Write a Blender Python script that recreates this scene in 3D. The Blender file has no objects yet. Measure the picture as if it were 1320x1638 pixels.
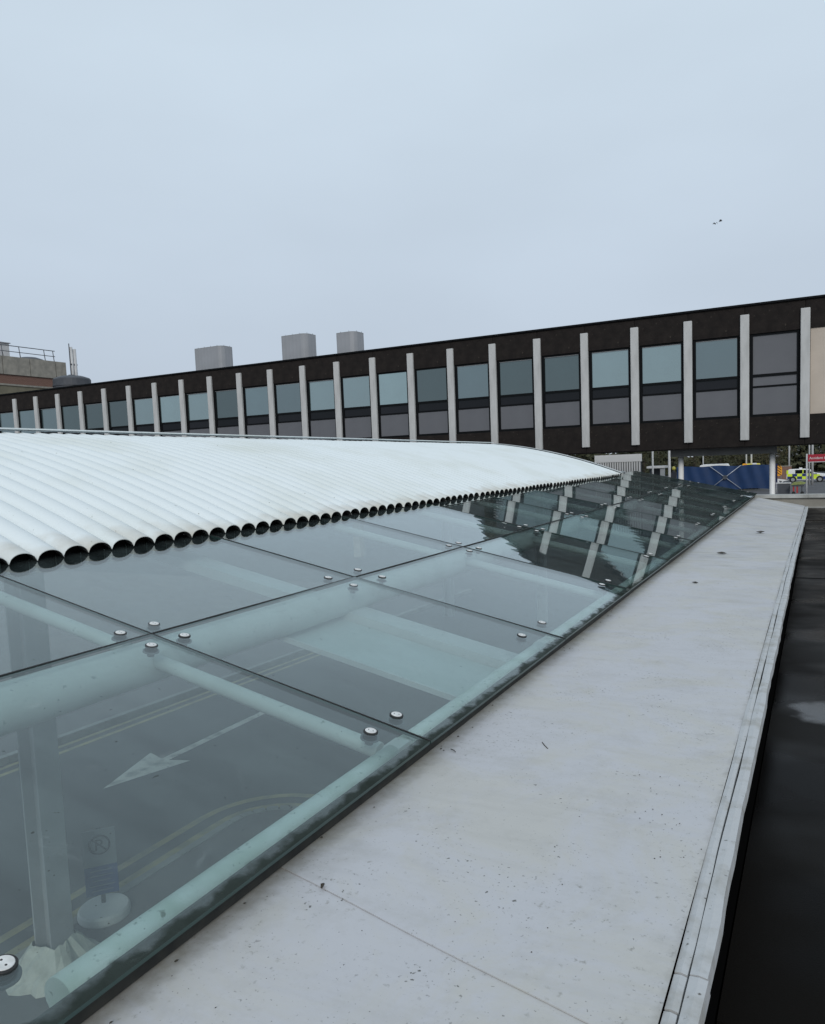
import bpy, bmesh, math, random
from mathutils import Vector, Matrix
R = math.radians
rng = random.Random(7)
S = bpy.context.scene
C = S.collection

# ------------------------------------------------------------------ camera
def make_camera():
    yaw, pitch, roll = 0.48805, -0.09143, -0.03941
    fwd = Vector((-math.sin(yaw) * math.cos(pitch), math.cos(yaw) * math.cos(pitch), math.sin(pitch)))
    right = Vector((math.cos(yaw), math.sin(yaw), 0)); up = right.cross(fwd)
    c, s = math.cos(roll), math.sin(roll)
    r2 = c * right + s * up; u2 = -s * right + c * up
    cam = bpy.data.cameras.new('camera'); o = bpy.data.objects.new('camera', cam); C.objects.link(o)
    m = Matrix((r2, u2, -fwd)).transposed().to_4x4(); m.translation = Vector((0, 0, 4.5)); o.matrix_world = m
    cam.sensor_fit = 'HORIZONTAL'; cam.sensor_width = 36; cam.lens = 36 * 1227.5 / 1320
    cam.shift_y = 34.5 / 1320; cam.clip_start = 0.05; cam.clip_end = 1500
    S.camera = o
make_camera()

# ------------------------------------------------------------------ sky and sun
SUN_EL, SUN_AZ = R(30), R(150)          # azimuth from +Y towards +X: behind the camera, to the right
def make_world():
    w = bpy.data.worlds.new('World'); S.world = w; w.use_nodes = True
    nt = w.node_tree; N = nt.nodes; L = nt.links; N.clear()
    out = N.new('ShaderNodeOutputWorld'); bg = N.new('ShaderNodeBackground'); bg.inputs['Strength'].default_value = 1.0
    sky = N.new('ShaderNodeTexSky'); sky.sky_type = 'NISHITA'; sky.sun_disc = False
    sky.sun_elevation = SUN_EL; sky.sun_rotation = SUN_AZ; sky.air_density = 1.0; sky.dust_density = 4.0
    sc = N.new('ShaderNodeVectorMath'); sc.operation = 'SCALE'; sc.inputs['Scale'].default_value = 0.06
    L.new(sky.outputs[0], sc.inputs[0])
    tc = N.new('ShaderNodeTexCoord'); sep = N.new('ShaderNodeSeparateXYZ'); L.new(tc.outputs['Generated'], sep.inputs[0])
    ramp = N.new('ShaderNodeValToRGB'); L.new(sep.outputs['Z'], ramp.inputs[0])
    e = ramp.color_ramp.elements
    e[0].position = 0.0; e[0].color = (0.56, 0.625, 0.72, 1)
    e[1].position = 1.0; e[1].color = (0.68, 0.80, 0.91, 1)
    k = e.new(0.12); k.color = (0.545, 0.63, 0.74, 1)
    k = e.new(0.45); k.color = (0.66, 0.775, 0.885, 1)
    mp = N.new('ShaderNodeMapping'); mp.inputs['Scale'].default_value = (1.2, 1.2, 3.0); L.new(tc.outputs['Generated'], mp.inputs[0])
    nz = N.new('ShaderNodeTexNoise'); nz.inputs['Scale'].default_value = 1.6; nz.inputs['Detail'].default_value = 4; L.new(mp.outputs[0], nz.inputs[0])
    mr = N.new('ShaderNodeMapRange'); mr.inputs[1].default_value = 0.3; mr.inputs[2].default_value = 0.7; mr.inputs[3].default_value = 0.955; mr.inputs[4].default_value = 1.045
    L.new(nz.outputs[0], mr.inputs[0])
    mul = N.new('ShaderNodeVectorMath'); mul.operation = 'SCALE'; L.new(ramp.outputs[0], mul.inputs[0]); L.new(mr.outputs[0], mul.inputs['Scale'])
    mix = N.new('ShaderNodeMix'); mix.data_type = 'RGBA'; mix.inputs[0].default_value = 0.10
    L.new(mul.outputs[0], mix.inputs[6]); L.new(sc.outputs[0], mix.inputs[7])
    L.new(mix.outputs[2], bg.inputs[0]); L.new(bg.outputs[0], out.inputs[0])
make_world()
sl = bpy.data.lights.new('sun', 'SUN'); so = bpy.data.objects.new('sun', sl); C.objects.link(so)
sl.energy = 1.35; sl.angle = R(14); sl.color = (1.0, 0.97, 0.93)
so.rotation_euler = Vector((-math.sin(SUN_AZ) * math.cos(SUN_EL), -math.cos(SUN_AZ) * math.cos(SUN_EL), -math.sin(SUN_EL))).to_track_quat('-Z', 'Y').to_euler()
so.location = (30, -50, 60)
vs = S.view_settings; vs.view_transform = 'Standard'; vs.look = 'None'; vs.exposure = 0.0; vs.gamma = 1.0; vs.use_curve_mapping = False
S.render.engine = 'CYCLES'
S.cycles.max_bounces = 10; S.cycles.transparent_max_bounces = 24; S.cycles.diffuse_bounces = 3; S.cycles.glossy_bounces = 4
S.cycles.use_denoising = True; S.cycles.sample_clamp_indirect = 4.0

# ------------------------------------------------------------------ materials
def nodes(name):
    m = bpy.data.materials.new(name); m.use_nodes = True
    nt = m.node_tree; return m, nt, nt.nodes, nt.links
def mat(name, col, rough=0.6, col2=None, scale=6.0, detail=5.0, lo=0.35, hi=0.65, bump=0.0, bscale=40.0, metal=0.0, spec=0.5, stretch=(1, 1, 1), col3=None, s3=60.0, lo3=0.62, hi3=0.7, rough2=None):
    """principled surface whose colour drifts between col and col2 (patches) with flecks of col3"""
    m, nt, N, L = nodes(name); b = N['Principled BSDF']
    b.inputs['Roughness'].default_value = rough; b.inputs['Metallic'].default_value = metal; b.inputs['Specular IOR Level'].default_value = spec
    tc = N.new('ShaderNodeTexCoord'); mp = N.new('ShaderNodeMapping'); mp.inputs['Scale'].default_value = stretch; L.new(tc.outputs['Object'], mp.inputs[0])
    cur = None
    if col2 is not None:
        nz = N.new('ShaderNodeTexNoise'); nz.inputs['Scale'].default_value = scale; nz.inputs['Detail'].default_value = detail; L.new(mp.outputs[0], nz.inputs[0])
        mr = N.new('ShaderNodeMapRange'); mr.inputs[1].default_value = lo; mr.inputs[2].default_value = hi; L.new(nz.outputs[0], mr.inputs[0])
        mx = N.new('ShaderNodeMix'); mx.data_type = 'RGBA'; mx.inputs[6].default_value = (*col, 1); mx.inputs[7].default_value = (*col2, 1); L.new(mr.outputs[0], mx.inputs[0]); cur = mx.outputs[2]
        if rough2 is not None:
            rr = N.new('ShaderNodeMapRange'); rr.inputs[3].default_value = rough; rr.inputs[4].default_value = rough2; L.new(mr.outputs[0], rr.inputs[0]); L.new(rr.outputs[0], b.inputs['Roughness'])
    if col3 is not None:
        n3 = N.new('ShaderNodeTexNoise'); n3.inputs['Scale'].default_value = s3; n3.inputs['Detail'].default_value = 3; L.new(mp.outputs[0], n3.inputs[0])
        m3 = N.new('ShaderNodeMapRange'); m3.inputs[1].default_value = lo3; m3.inputs[2].default_value = hi3; L.new(n3.outputs[0], m3.inputs[0])
        x3 = N.new('ShaderNodeMix'); x3.data_type = 'RGBA'; x3.inputs[7].default_value = (*col3, 1); L.new(m3.outputs[0], x3.inputs[0])
        if cur: L.new(cur, x3.inputs[6])
        else: x3.inputs[6].default_value = (*col, 1)
        cur = x3.outputs[2]
    if cur: L.new(cur, b.inputs['Base Color'])
    else: b.inputs['Base Color'].default_value = (*col, 1)
    if bump:
        bn = N.new('ShaderNodeTexNoise'); bn.inputs['Scale'].default_value = bscale; bn.inputs['Detail'].default_value = 4; L.new(mp.outputs[0], bn.inputs[0])
        bp = N.new('ShaderNodeBump'); bp.inputs['Strength'].default_value = bump; bp.inputs['Distance'].default_value = 0.01; L.new(bn.outputs[0], bp.inputs['Height']); L.new(bp.outputs[0], b.inputs['Normal'])
    return m
def schlick(N, L, f0, normal=None):
    g = N.new('ShaderNodeNewGeometry'); d = N.new('ShaderNodeVectorMath'); d.operation = 'DOT_PRODUCT'
    L.new(g.outputs['Incoming'], d.inputs[0]); L.new(normal or g.outputs['Normal'], d.inputs[1])
    a = N.new('ShaderNodeMath'); a.operation = 'ABSOLUTE'; L.new(d.outputs['Value'], a.inputs[0])
    b = N.new('ShaderNodeMath'); b.operation = 'SUBTRACT'; b.inputs[0].default_value = 1.0; L.new(a.outputs[0], b.inputs[1]); b.use_clamp = True
    c = N.new('ShaderNodeMath'); c.operation = 'POWER'; c.inputs[1].default_value = 5.0; L.new(b.outputs[0], c.inputs[0])
    e = N.new('ShaderNodeMath'); e.operation = 'MULTIPLY_ADD'; e.inputs[1].default_value = 1 - f0; e.inputs[2].default_value = f0; L.new(c.outputs[0], e.inputs[0])
    return e.outputs[0]
def glass_mat(name, tint, grime=True):
    m, nt, N, L = nodes(name); N.remove(N['Principled BSDF']); out = N['Material Output']
    tr = N.new('ShaderNodeBsdfTransparent'); tr.inputs[0].default_value = (*tint, 1)
    gl = N.new('ShaderNodeBsdfGlossy'); gl.inputs['Roughness'].default_value = 0.0; gl.inputs[0].default_value = (0.96, 1.0, 0.995, 1)
    # toughened panes are never flat: roller wave bends the reflections
    geo = N.new('ShaderNodeNewGeometry'); tc0 = N.new('ShaderNodeTexCoord'); sp = N.new('ShaderNodeSeparateXYZ'); L.new(tc0.outputs['Object'], sp.inputs[0])
    wn = N.new('ShaderNodeTexNoise'); wn.inputs['Scale'].default_value = 2.2; wn.inputs['Detail'].default_value = 2; L.new(tc0.outputs['Object'], wn.inputs[0])
    ph = N.new('ShaderNodeMath'); ph.operation = 'MULTIPLY_ADD'; ph.inputs[1].default_value = 2 * math.pi / 0.21; L.new(sp.outputs['Y'], ph.inputs[0])
    pn = N.new('ShaderNodeMath'); pn.operation = 'MULTIPLY'; pn.inputs[1].default_value = 9.0; L.new(wn.outputs[0], pn.inputs[0]); L.new(pn.outputs[0], ph.inputs[2])
    si = N.new('ShaderNodeMath'); si.operation = 'SINE'; L.new(ph.outputs[0], si.inputs[0])
    am = N.new('ShaderNodeMapRange'); am.inputs[1].default_value = 0.45; am.inputs[2].default_value = 0.65; am.inputs[3].default_value = 0.0006; am.inputs[4].default_value = 0.0021; L.new(wn.outputs[0], am.inputs[0])
    ml = N.new('ShaderNodeMath'); ml.operation = 'MULTIPLY'; L.new(si.outputs[0], ml.inputs[0]); L.new(am.outputs[0], ml.inputs[1])
    cb = N.new('ShaderNodeCombineXYZ'); L.new(ml.outputs[0], cb.inputs[1]); L.new(ml.outputs[0], cb.inputs[0])
    av = N.new('ShaderNodeVectorMath'); av.operation = 'ADD'; L.new(geo.outputs['Normal'], av.inputs[0]); L.new(cb.outputs[0], av.inputs[1])
    nv = N.new('ShaderNodeVectorMath'); nv.operation = 'NORMALIZE'; L.new(av.outputs[0], nv.inputs[0]); L.new(nv.outputs[0], gl.inputs['Normal'])
    mx = N.new('ShaderNodeMixShader'); L.new(schlick(N, L, 0.056), mx.inputs[0]); L.new(tr.outputs[0], mx.inputs[1]); L.new(gl.outputs[0], mx.inputs[2])
    cur = mx.outputs[0]
    if grime:
        # dust film and green grime that has gathered along the low edge of the panes (u,v attribute: metres from the low edge)
        at = N.new('ShaderNodeAttribute'); at.attribute_name = 'low'
        tc = N.new('ShaderNodeTexCoord')
        nz = N.new('ShaderNodeTexNoise'); nz.inputs['Scale'].default_value = 14; nz.inputs['Detail'].default_value = 6; L.new(tc.outputs['Object'], nz.inputs[0])
        ad = N.new('ShaderNodeMath'); ad.operation = 'MULTIPLY_ADD'; ad.inputs[1].default_value = -0.10; L.new(nz.outputs[0], ad.inputs[0]); L.new(at.outputs['Fac'], ad.inputs[2])
        mr = N.new('ShaderNodeMapRange'); mr.inputs[1].default_value = -0.036; mr.inputs[2].default_value = -0.014; mr.inputs[3].default_value = 0.88; mr.inputs[4].default_value = 0.0; L.new(ad.outputs[0], mr.inputs[0])
        df = N.new('ShaderNodeBsdfDiffuse'); df.inputs[0].default_value = (0.018, 0.024, 0.019, 1)
        m2 = N.new('ShaderNodeMixShader'); L.new(mr.outputs[0], m2.inputs[0]); L.new(cur, m2.inputs[1]); L.new(df.outputs[0], m2.inputs[2])
        # thin dust film: streaky
        mp = N.new('ShaderNodeMapping'); mp.inputs['Scale'].default_value = (0.8, 3.0, 1); L.new(tc.outputs['Object'], mp.inputs[0])
        n2 = N.new('ShaderNodeTexNoise'); n2.inputs['Scale'].default_value = 2.2; n2.inputs['Detail'].default_value = 7; n2.inputs['Roughness'].default_value = 0.65; L.new(mp.outputs[0], n2.inputs[0])
        r2 = N.new('ShaderNodeMapRange'); r2.inputs[1].default_value = 0.35; r2.inputs[2].default_value = 0.75; r2.inputs[3].default_value = 0.006; r2.inputs[4].default_value = 0.05; L.new(n2.outputs[0], r2.inputs[0])
        d2 = N.new('ShaderNodeBsdfDiffuse'); d2.inputs[0].default_value = (0.42, 0.52, 0.52, 1)
        m3 = N.new('ShaderNodeMixShader'); L.new(r2.outputs[0], m3.inputs[0]); L.new(m2.outputs[0], m3.inputs[1]); L.new(d2.outputs[0], m3.inputs[2])
        # dried smears and dirt spots
        n4 = N.new('ShaderNodeTexNoise'); n4.inputs['Scale'].default_value = 5.0; n4.inputs['Detail'].default_value = 10; n4.inputs['Roughness'].default_value = 0.72; n4.inputs['Distortion'].default_value = 1.2; L.new(tc.outputs['Object'], n4.inputs[0])
        r4 = N.new('ShaderNodeMapRange'); r4.inputs[1].default_value = 0.60; r4.inputs[2].default_value = 0.78; r4.inputs[3].default_value = 0.0; r4.inputs[4].default_value = 0.16; L.new(n4.outputs[0], r4.inputs[0])
        d4 = N.new('ShaderNodeBsdfDiffuse'); d4.inputs[0].default_value = (0.5, 0.56, 0.55, 1)
        m4 = N.new('ShaderNodeMixShader'); L.new(r4.outputs[0], m4.inputs[0]); L.new(m3.outputs[0], m4.inputs[1]); L.new(d4.outputs[0], m4.inputs[2])
        n5 = N.new('ShaderNodeTexNoise'); n5.inputs['Scale'].default_value = 62; n5.inputs['Detail'].default_value = 2; L.new(tc.outputs['Object'], n5.inputs[0])
        r5 = N.new('ShaderNodeMapRange'); r5.inputs[1].default_value = 0.735; r5.inputs[2].default_value = 0.765; r5.inputs[3].default_value = 0.0; r5.inputs[4].default_value = 0.6; L.new(n5.outputs[0], r5.inputs[0])
        d5 = N.new('ShaderNodeBsdfDiffuse'); d5.inputs[0].default_value = (0.04, 0.042, 0.036, 1)
        m5 = N.new('ShaderNodeMixShader'); L.new(r5.outputs[0], m5.inputs[0]); L.new(m4.outputs[0], m5.inputs[1]); L.new(d5.outputs[0], m5.inputs[2])
        cur = m5.outputs[0]
    L.new(cur, out.inputs[0]); return m
def window_mat(name, base, refl):
    """coated window glass; its base colour stands in for what shows in the pane"""
    m, nt, N, L = nodes(name); N.remove(N['Principled BSDF']); out = N['Material Output']
    df = N.new('ShaderNodeBsdfDiffuse')
    tc = N.new('ShaderNodeTexCoord'); nz = N.new('ShaderNodeTexNoise'); nz.inputs['Scale'].default_value = 0.9; nz.inputs['Detail'].default_value = 3; L.new(tc.outputs['Object'], nz.inputs[0])
    mx0 = N.new('ShaderNodeMix'); mx0.data_type = 'RGBA'; mx0.inputs[6].default_value = (*[c * 0.75 for c in base], 1); mx0.inputs[7].default_value = (*[c * 1.2 for c in base], 1); L.new(nz.outputs[0], mx0.inputs[0]); sc_ = N.new('ShaderNodeVectorMath'); sc_.operation = 'SCALE'; L.new(mx0.outputs[2], sc_.inputs[0]); L.new(sc_.outputs[0], df.inputs[0])
    gl = N.new('ShaderNodeBsdfGlossy'); gl.inputs['Roughness'].default_value = 0.02; gl.inputs[0].default_value = (0.84, 0.985, 0.985, 1)
    oi = N.new('ShaderNodeObjectInfo'); rv = N.new('ShaderNodeMapRange'); rv.inputs[3].default_value = 0.6; rv.inputs[4].default_value = 1.35; L.new(oi.outputs['Random'], rv.inputs[0]); L.new(rv.outputs[0], sc_.inputs['Scale'])
    mx = N.new('ShaderNodeMixShader'); L.new(schlick(N, L, refl), mx.inputs[0]); L.new(df.outputs[0], mx.inputs[1]); L.new(gl.outputs[0], mx.inputs[2])
    L.new(mx.outputs[0], out.inputs[0]); return m

M = {}
M['asphalt'] = mat('asphalt', (0.052, 0.052, 0.057), 0.9, (0.07, 0.07, 0.075), 0.7, 8, col3=(0.16, 0.16, 0.16), s3=90, lo3=0.68, hi3=0.75)
M['paving'] = mat('paving', (0.10, 0.095, 0.10), 0.85, (0.13, 0.12, 0.12), 1.5, 6, bump=0.3, bscale=60)
M['kerbstone'] = mat('kerbstone', (0.24, 0.24, 0.23), 0.8, (0.17, 0.17, 0.165), 4, 5, bump=0.3)
M['yellow_paint'] = mat('yellow_paint', (0.29, 0.25, 0.12), 0.8, (0.16, 0.15, 0.10), 5, 7, 0.4, 0.65, bump=0.2)
M['white_paint'] = mat('white_paint', (0.55, 0.55, 0.50), 0.8, (0.22, 0.22, 0.20), 5, 7, 0.45, 0.7)
M['render'] = mat('render', (0.45, 0.45, 0.44), 0.85, (0.36, 0.36, 0.35), 1.2, 6)
# white single-ply membrane: faint beige tide marks, mould flecks
def membrane(name, streak):
    m, nt, N, L = nodes(name); b = N['Principled BSDF']
    b.inputs['Specular IOR Level'].default_value = 0.35
    tc = N.new('ShaderNodeTexCoord')
    def noise(sc, det, rough=0.5, st=(1, 1, 1), dist=0.0):
        mp = N.new('ShaderNodeMapping'); mp.inputs['Scale'].default_value = st; L.new(tc.outputs['Object'], mp.inputs[0])
        n = N.new('ShaderNodeTexNoise'); n.inputs['Scale'].default_value = sc; n.inputs['Detail'].default_value = det; n.inputs['Roughness'].default_value = rough; n.inputs['Distortion'].default_value = dist; L.new(mp.outputs[0], n.inputs[0]); return n.outputs[0]
    def rng_(v, a, b_, c=0.0, d=1.0):
        r = N.new('ShaderNodeMapRange'); r.inputs[1].default_value = a; r.inputs[2].default_value = b_; r.inputs[3].default_value = c; r.inputs[4].default_value = d; L.new(v, r.inputs[0]); return r.outputs[0]
    def mix(f, a, col):
        x = N.new('ShaderNodeMix'); x.data_type = 'RGBA'; L.new(f, x.inputs[0])
        if isinstance(a, tuple): x.inputs[6].default_value = (*a, 1)
        else: L.new(a, x.inputs[6])
        x.inputs[7].default_value = (*col, 1); return x.outputs[2]
    def mul(a, b_):
        k = N.new('ShaderNodeMath'); k.operation = 'MULTIPLY'; L.new(a, k.inputs[0]); L.new(b_, k.inputs[1]); return k.outputs[0]
    c = mix(rng_(noise(1.9, 9, 0.7, dist=0.8), 0.44, 0.58), (0.462, 0.464, 0.48), (0.458, 0.452, 0.43))     # bluish white to beige tide marks
    c = mix(rng_(noise(4.5, 10, 0.75), 0.50, 0.74, 0, 0.45), c, (0.32, 0.313, 0.285))
    c = mix(rng_(noise(3.0, 5, 0.6, (0.7, 6.0, 1)), 0.50, 0.72, 0, streak), c, (0.25, 0.25, 0.235))     # run-off streaks
    c = mix(mul(rng_(noise(75, 2), 0.66, 0.71), rng_(noise(3.5, 3), 0.50, 0.62)), c, (0.09, 0.09, 0.08))          # mould flecks
    c = mix(rng_(noise(140, 2), 0.70, 0.75, 0, 0.8), c, (0.12, 0.12, 0.11))
    c = mix(mul(rng_(noise(34, 6, 0.7), 0.60, 0.70, 0, 0.8), rng_(noise(1.7, 4), 0.47, 0.58)), c, (0.22, 0.215, 0.19))      # scuffs
    sx = N.new('ShaderNodeSeparateXYZ'); L.new(tc.outputs['Object'], sx.inputs[0])
    def band(sign, a, b_, amp, f, col):          # dirt washed up along the two long edges
        k = N.new('ShaderNodeMath'); k.operation = 'MULTIPLY_ADD'; k.inputs[1].default_value = sign * amp; L.new(noise(16, 8, 0.7), k.inputs[0]); L.new(sx.outputs['X'], k.inputs[2])
        return mix(rng_(k.outputs[0], a, b_, 0, f), c, col)
    c = band(-1, -1.31, -1.395, 0.13, 0.75, (0.17, 0.155, 0.125))
    c = band(1, -0.24, -0.20, 0.09, 0.6, (0.20, 0.19, 0.165))
    L.new(c, b.inputs['Base Color'])
    L.new(rng_(noise(1.5, 5), 0.35, 0.65, 0.38, 0.62), b.inputs['Roughness'])
    bp = N.new('ShaderNodeBump'); bp.inputs['Strength'].default_value = 0.25; bp.inputs['Distance'].default_value = 0.02; L.new(noise(5, 5), bp.inputs['Height']); L.new(bp.outputs[0], b.inputs['Normal'])
    return m
M['membrane'] = membrane('membrane', 0.12)
M['membrane_far'] = membrane('streaked_membrane', 0.65)
M['trim'] = mat('trim', (0.43, 0.44, 0.445), 0.55, (0.31, 0.305, 0.28), 14, 9, 0.48, 0.74, bump=0.3, bscale=25, col3=(0.08, 0.075, 0.06), s3=60, lo3=0.66, hi3=0.76)
def felt():
    m, nt, N, L = nodes('wet_felt'); b = N['Principled BSDF']; b.inputs['Base Color'].default_value = (0.008, 0.008, 0.0085, 1)
    tc = N.new('ShaderNodeTexCoord'); n = N.new('ShaderNodeTexNoise'); n.inputs['Scale'].default_value = 1.3; n.inputs['Detail'].default_value = 3; L.new(tc.outputs['Object'], n.inputs[0])
    r = N.new('ShaderNodeMapRange'); r.inputs[1].default_value = 0.4; r.inputs[2].default_value = 0.6; r.inputs[3].default_value = 0.55; r.inputs[4].default_value = 0.22; L.new(n.outputs[0], r.inputs[0]); L.new(r.outputs[0], b.inputs['Roughness'])
    x = N.new('ShaderNodeMix'); x.data_type = 'RGBA'; x.inputs[6].default_value = (0.002, 0.002, 0.0024, 1); x.inputs[7].default_value = (0.011, 0.0095, 0.0075, 1); L.new(r.outputs[0], x.inputs[0]); L.new(x.outputs[2], b.inputs['Base Color'])
    # standing water: soft edged wet patch beside the kerb
    mp = N.new('ShaderNodeMapping'); mp.inputs['Location'].default_value = (-0.03 / 0.17, -4.47 / 0.24, 0); mp.inputs['Scale'].default_value = (1 / 0.17, 1 / 0.24, 0.0); L.new(tc.outputs['Object'], mp.inputs[0])
    dn = N.new('ShaderNodeTexNoise'); dn.inputs['Scale'].default_value = 7; dn.inputs['Detail'].default_value = 3; L.new(tc.outputs['Object'], dn.inputs[0])
    ds = N.new('ShaderNodeVectorMath'); ds.operation = 'LENGTH'; L.new(mp.outputs[0], ds.inputs[0])
    da = N.new('ShaderNodeMath'); da.operation = 'MULTIPLY_ADD'; da.inputs[1].default_value = 1.3; L.new(dn.outputs[0], da.inputs[0]); L.new(ds.outputs['Value'], da.inputs[2])
    wet = N.new('ShaderNodeMapRange'); wet.interpolation_type = 'SMOOTHSTEP'; wet.inputs[1].default_value = 1.05; wet.inputs[2].default_value = 1.65; wet.inputs[3].default_value = 1.0; wet.inputs[4].default_value = 0.0; L.new(da.outputs[0], wet.inputs[0])
    n6 = N.new('ShaderNodeTexNoise'); n6.inputs['Scale'].default_value = 1.1; n6.inputs['Detail'].default_value = 2; L.new(tc.outputs['Object'], n6.inputs[0])
    s6 = N.new('ShaderNodeMapRange'); s6.inputs[1].default_value = 0.42; s6.inputs[2].default_value = 0.62; s6.inputs[3].default_value = 0.025; s6.inputs[4].default_value = 0.07; L.new(n6.outputs[0], s6.inputs[0])
    w2 = N.new('ShaderNodeMix'); w2.inputs[3].default_value = 0.85; L.new(wet.outputs[0], w2.inputs[0]); L.new(s6.outputs[0], w2.inputs[2]); L.new(w2.outputs[0], b.inputs['Specular IOR Level'])
    w3 = N.new('ShaderNodeMix'); w3.inputs[3].default_value = 0.08; L.new(wet.outputs[0], w3.inputs[0]); L.new(r.outputs[0], w3.inputs[2]); L.new(w3.outputs[0], b.inputs['Roughness'])
    n2 = N.new('ShaderNodeTexNoise'); n2.inputs['Scale'].default_value = 180; L.new(tc.outputs['Object'], n2.inputs[0])
    bp = N.new('ShaderNodeBump'); bp.inputs['Strength'].default_value = 0.15; bp.inputs['Distance'].default_value = 0.004; L.new(n2.outputs[0], bp.inputs['Height']); L.new(bp.outputs[0], b.inputs['Normal'])
    return m
M['felt'] = felt()
M['concrete'] = mat('concrete', (0.30, 0.28, 0.24), 0.85, (0.20, 0.19, 0.165), 2.2, 7, 0.35, 0.7, bump=0.3, bscale=18)
M['coping'] = mat('coping', (0.40, 0.40, 0.38), 0.7, (0.27, 0.27, 0.25), 3.0, 7, 0.4, 0.7, bump=0.2)
M['black'] = mat('black_rubber', (0.012, 0.012, 0.012), 0.6)
M['gasket'] = mat('gasket', (0.014, 0.015, 0.014), 0.7, (0.03, 0.03, 0.025), 20, 5)
M['glass'] = glass_mat('canopy_glass', (0.805, 0.872, 0.868))
M['glass_edge'] = mat('glass_edge', (0.02, 0.05, 0.045), 0.25)
M['steel'] = mat('steel_disc', (0.70, 0.70, 0.68), 0.4, (0.55, 0.55, 0.53), 60, 4, metal=0.1)
M['pipe'] = mat('pipe_paint', (0.50, 0.52, 0.51), 0.5, (0.40, 0.42, 0.40), 5, 7, 0.45, 0.8, bump=0.1, col3=(0.16, 0.18, 0.15), s3=28, lo3=0.66, hi3=0.76)
M['edge_pipe'] = mat('edge_pipe_paint', (0.60, 0.64, 0.62), 0.5, (0.38, 0.45, 0.38), 6, 8, 0.40, 0.66, bump=0.1, col3=(0.14, 0.17, 0.13), s3=40, lo3=0.63, hi3=0.74)
M['column'] = mat('column_paint', (0.36, 0.36, 0.37), 0.5, (0.30, 0.30, 0.31), 3, 5)
M['tray'] = mat('tray_paint', (0.44, 0.48, 0.48), 0.6, (0.38, 0.42, 0.41), 3, 6)
def roof_sheet():
    m = mat('roof_sheet', (0.665, 0.71, 0.715), 0.8, (0.60, 0.635, 0.61), 1.1, 8, 0.46, 0.74, spec=0.05, col3=(0.22, 0.23, 0.20), s3=26, lo3=0.715, hi3=0.78, bump=0.06, bscale=9)
    nt = m.node_tree; N = nt.nodes; L = nt.links; b = N['Principled BSDF']; src = b.inputs['Base Color'].links[0].from_socket
    tc = N.new('ShaderNodeTexCoord'); sp = N.new('ShaderNodeSeparateXYZ'); L.new(tc.outputs['Object'], sp.inputs[0])
    nz = N.new('ShaderNodeTexNoise'); nz.inputs['Scale'].default_value = 5; nz.inputs['Detail'].default_value = 6; L.new(tc.outputs['Object'], nz.inputs[0])
    ad = N.new('ShaderNodeMath'); ad.operation = 'MULTIPLY_ADD'; ad.inputs[1].default_value = 0.55; L.new(nz.outputs[0], ad.inputs[0]); L.new(sp.outputs['X'], ad.inputs[2])
    mr = N.new('ShaderNodeMapRange'); mr.inputs[1].default_value = -3.80; mr.inputs[2].default_value = -3.55; mr.inputs[4].default_value = 0.85; L.new(ad.outputs[0], mr.inputs[0])
    mx = N.new('ShaderNodeMix'); mx.data_type = 'RGBA'; mx.inputs[7].default_value = (0.45, 0.43, 0.38, 1); L.new(mr.outputs[0], mx.inputs[0]); L.new(src, mx.inputs[6]); L.new(mx.outputs[2], b.inputs['Base Color'])
    return m
M['sheet'] = roof_sheet()
M['underside_shade'] = mat('sheet_underside', (0.02, 0.021, 0.02), 0.9)  # near-black put on the sheet underside in place of shade
M['void'] = mat('matt_black', (0.004, 0.004, 0.004), 1.0, spec=0.0)  # blacks out the open sheet ends; also on the kerb upstand
M['flashing'] = mat('flashing', (0.52, 0.54, 0.54), 0.5, (0.40, 0.41, 0.40), 2.5, 6)
M['fascia'] = mat('pebbledash', (0.0135, 0.0112, 0.0105), 0.95, (0.021, 0.0172, 0.0155), 4, 6, col3=(0.09, 0.075, 0.06), s3=11, lo3=0.66, hi3=0.80, bump=0.6, bscale=30, spec=0.2)
M['frame'] = mat('window_frame', (0.006, 0.007, 0.008), 0.6, spec=0.08)
M['fin'] = mat('fin_concrete', (0.50, 0.50, 0.49), 0.75, (0.38, 0.38, 0.37), 1.6, 7, 0.4, 0.72, stretch=(3, 3, 0.7), col3=(0.30, 0.30, 0.29), s3=14, lo3=0.66, hi3=0.8)
M['spandrel'] = mat('spandrel', (0.118, 0.121, 0.132), 0.5, (0.134, 0.137, 0.148), 0.8, 4, spec=0.3)
M['beige'] = mat('beige_wall', (0.50, 0.43, 0.36), 0.85, (0.43, 0.37, 0.31), 1.0, 6)
M['win_bright'] = window_mat('window_blind_down', (0.11, 0.165, 0.17), 0.30)
M['win_mid'] = window_mat('window_mid_tone', (0.055, 0.085, 0.095), 0.22)  # base tone between the bright and dark panes
M['win_dark'] = window_mat('window_dark_tone', (0.02, 0.032, 0.032), 0.16)  # darker base stands in for dark shapes the panes reflect
M['vent'] = window_mat('window_vent_glass', (0.014, 0.013, 0.016), 0.02)
M['cladding'] = mat('vent_cladding', (0.30, 0.31, 0.33), 0.5, (0.26, 0.27, 0.285), 0.8, 4)
M['olive'] = mat('olive_render', (0.17, 0.155, 0.11), 0.9, (0.13, 0.12, 0.085), 1.2, 6)
M['brick'] = mat('brick', (0.24, 0.135, 0.10), 0.9, (0.17, 0.10, 0.08), 1.8, 6)
M['mortar'] = mat('mortar', (0.17, 0.15, 0.135), 0.9)
M['rail'] = mat('rail_paint', (0.09, 0.095, 0.11), 0.5)
M['dark_grey'] = mat('dark_grey', (0.05, 0.055, 0.065), 0.6, (0.065, 0.07, 0.08), 2, 4)
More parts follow.
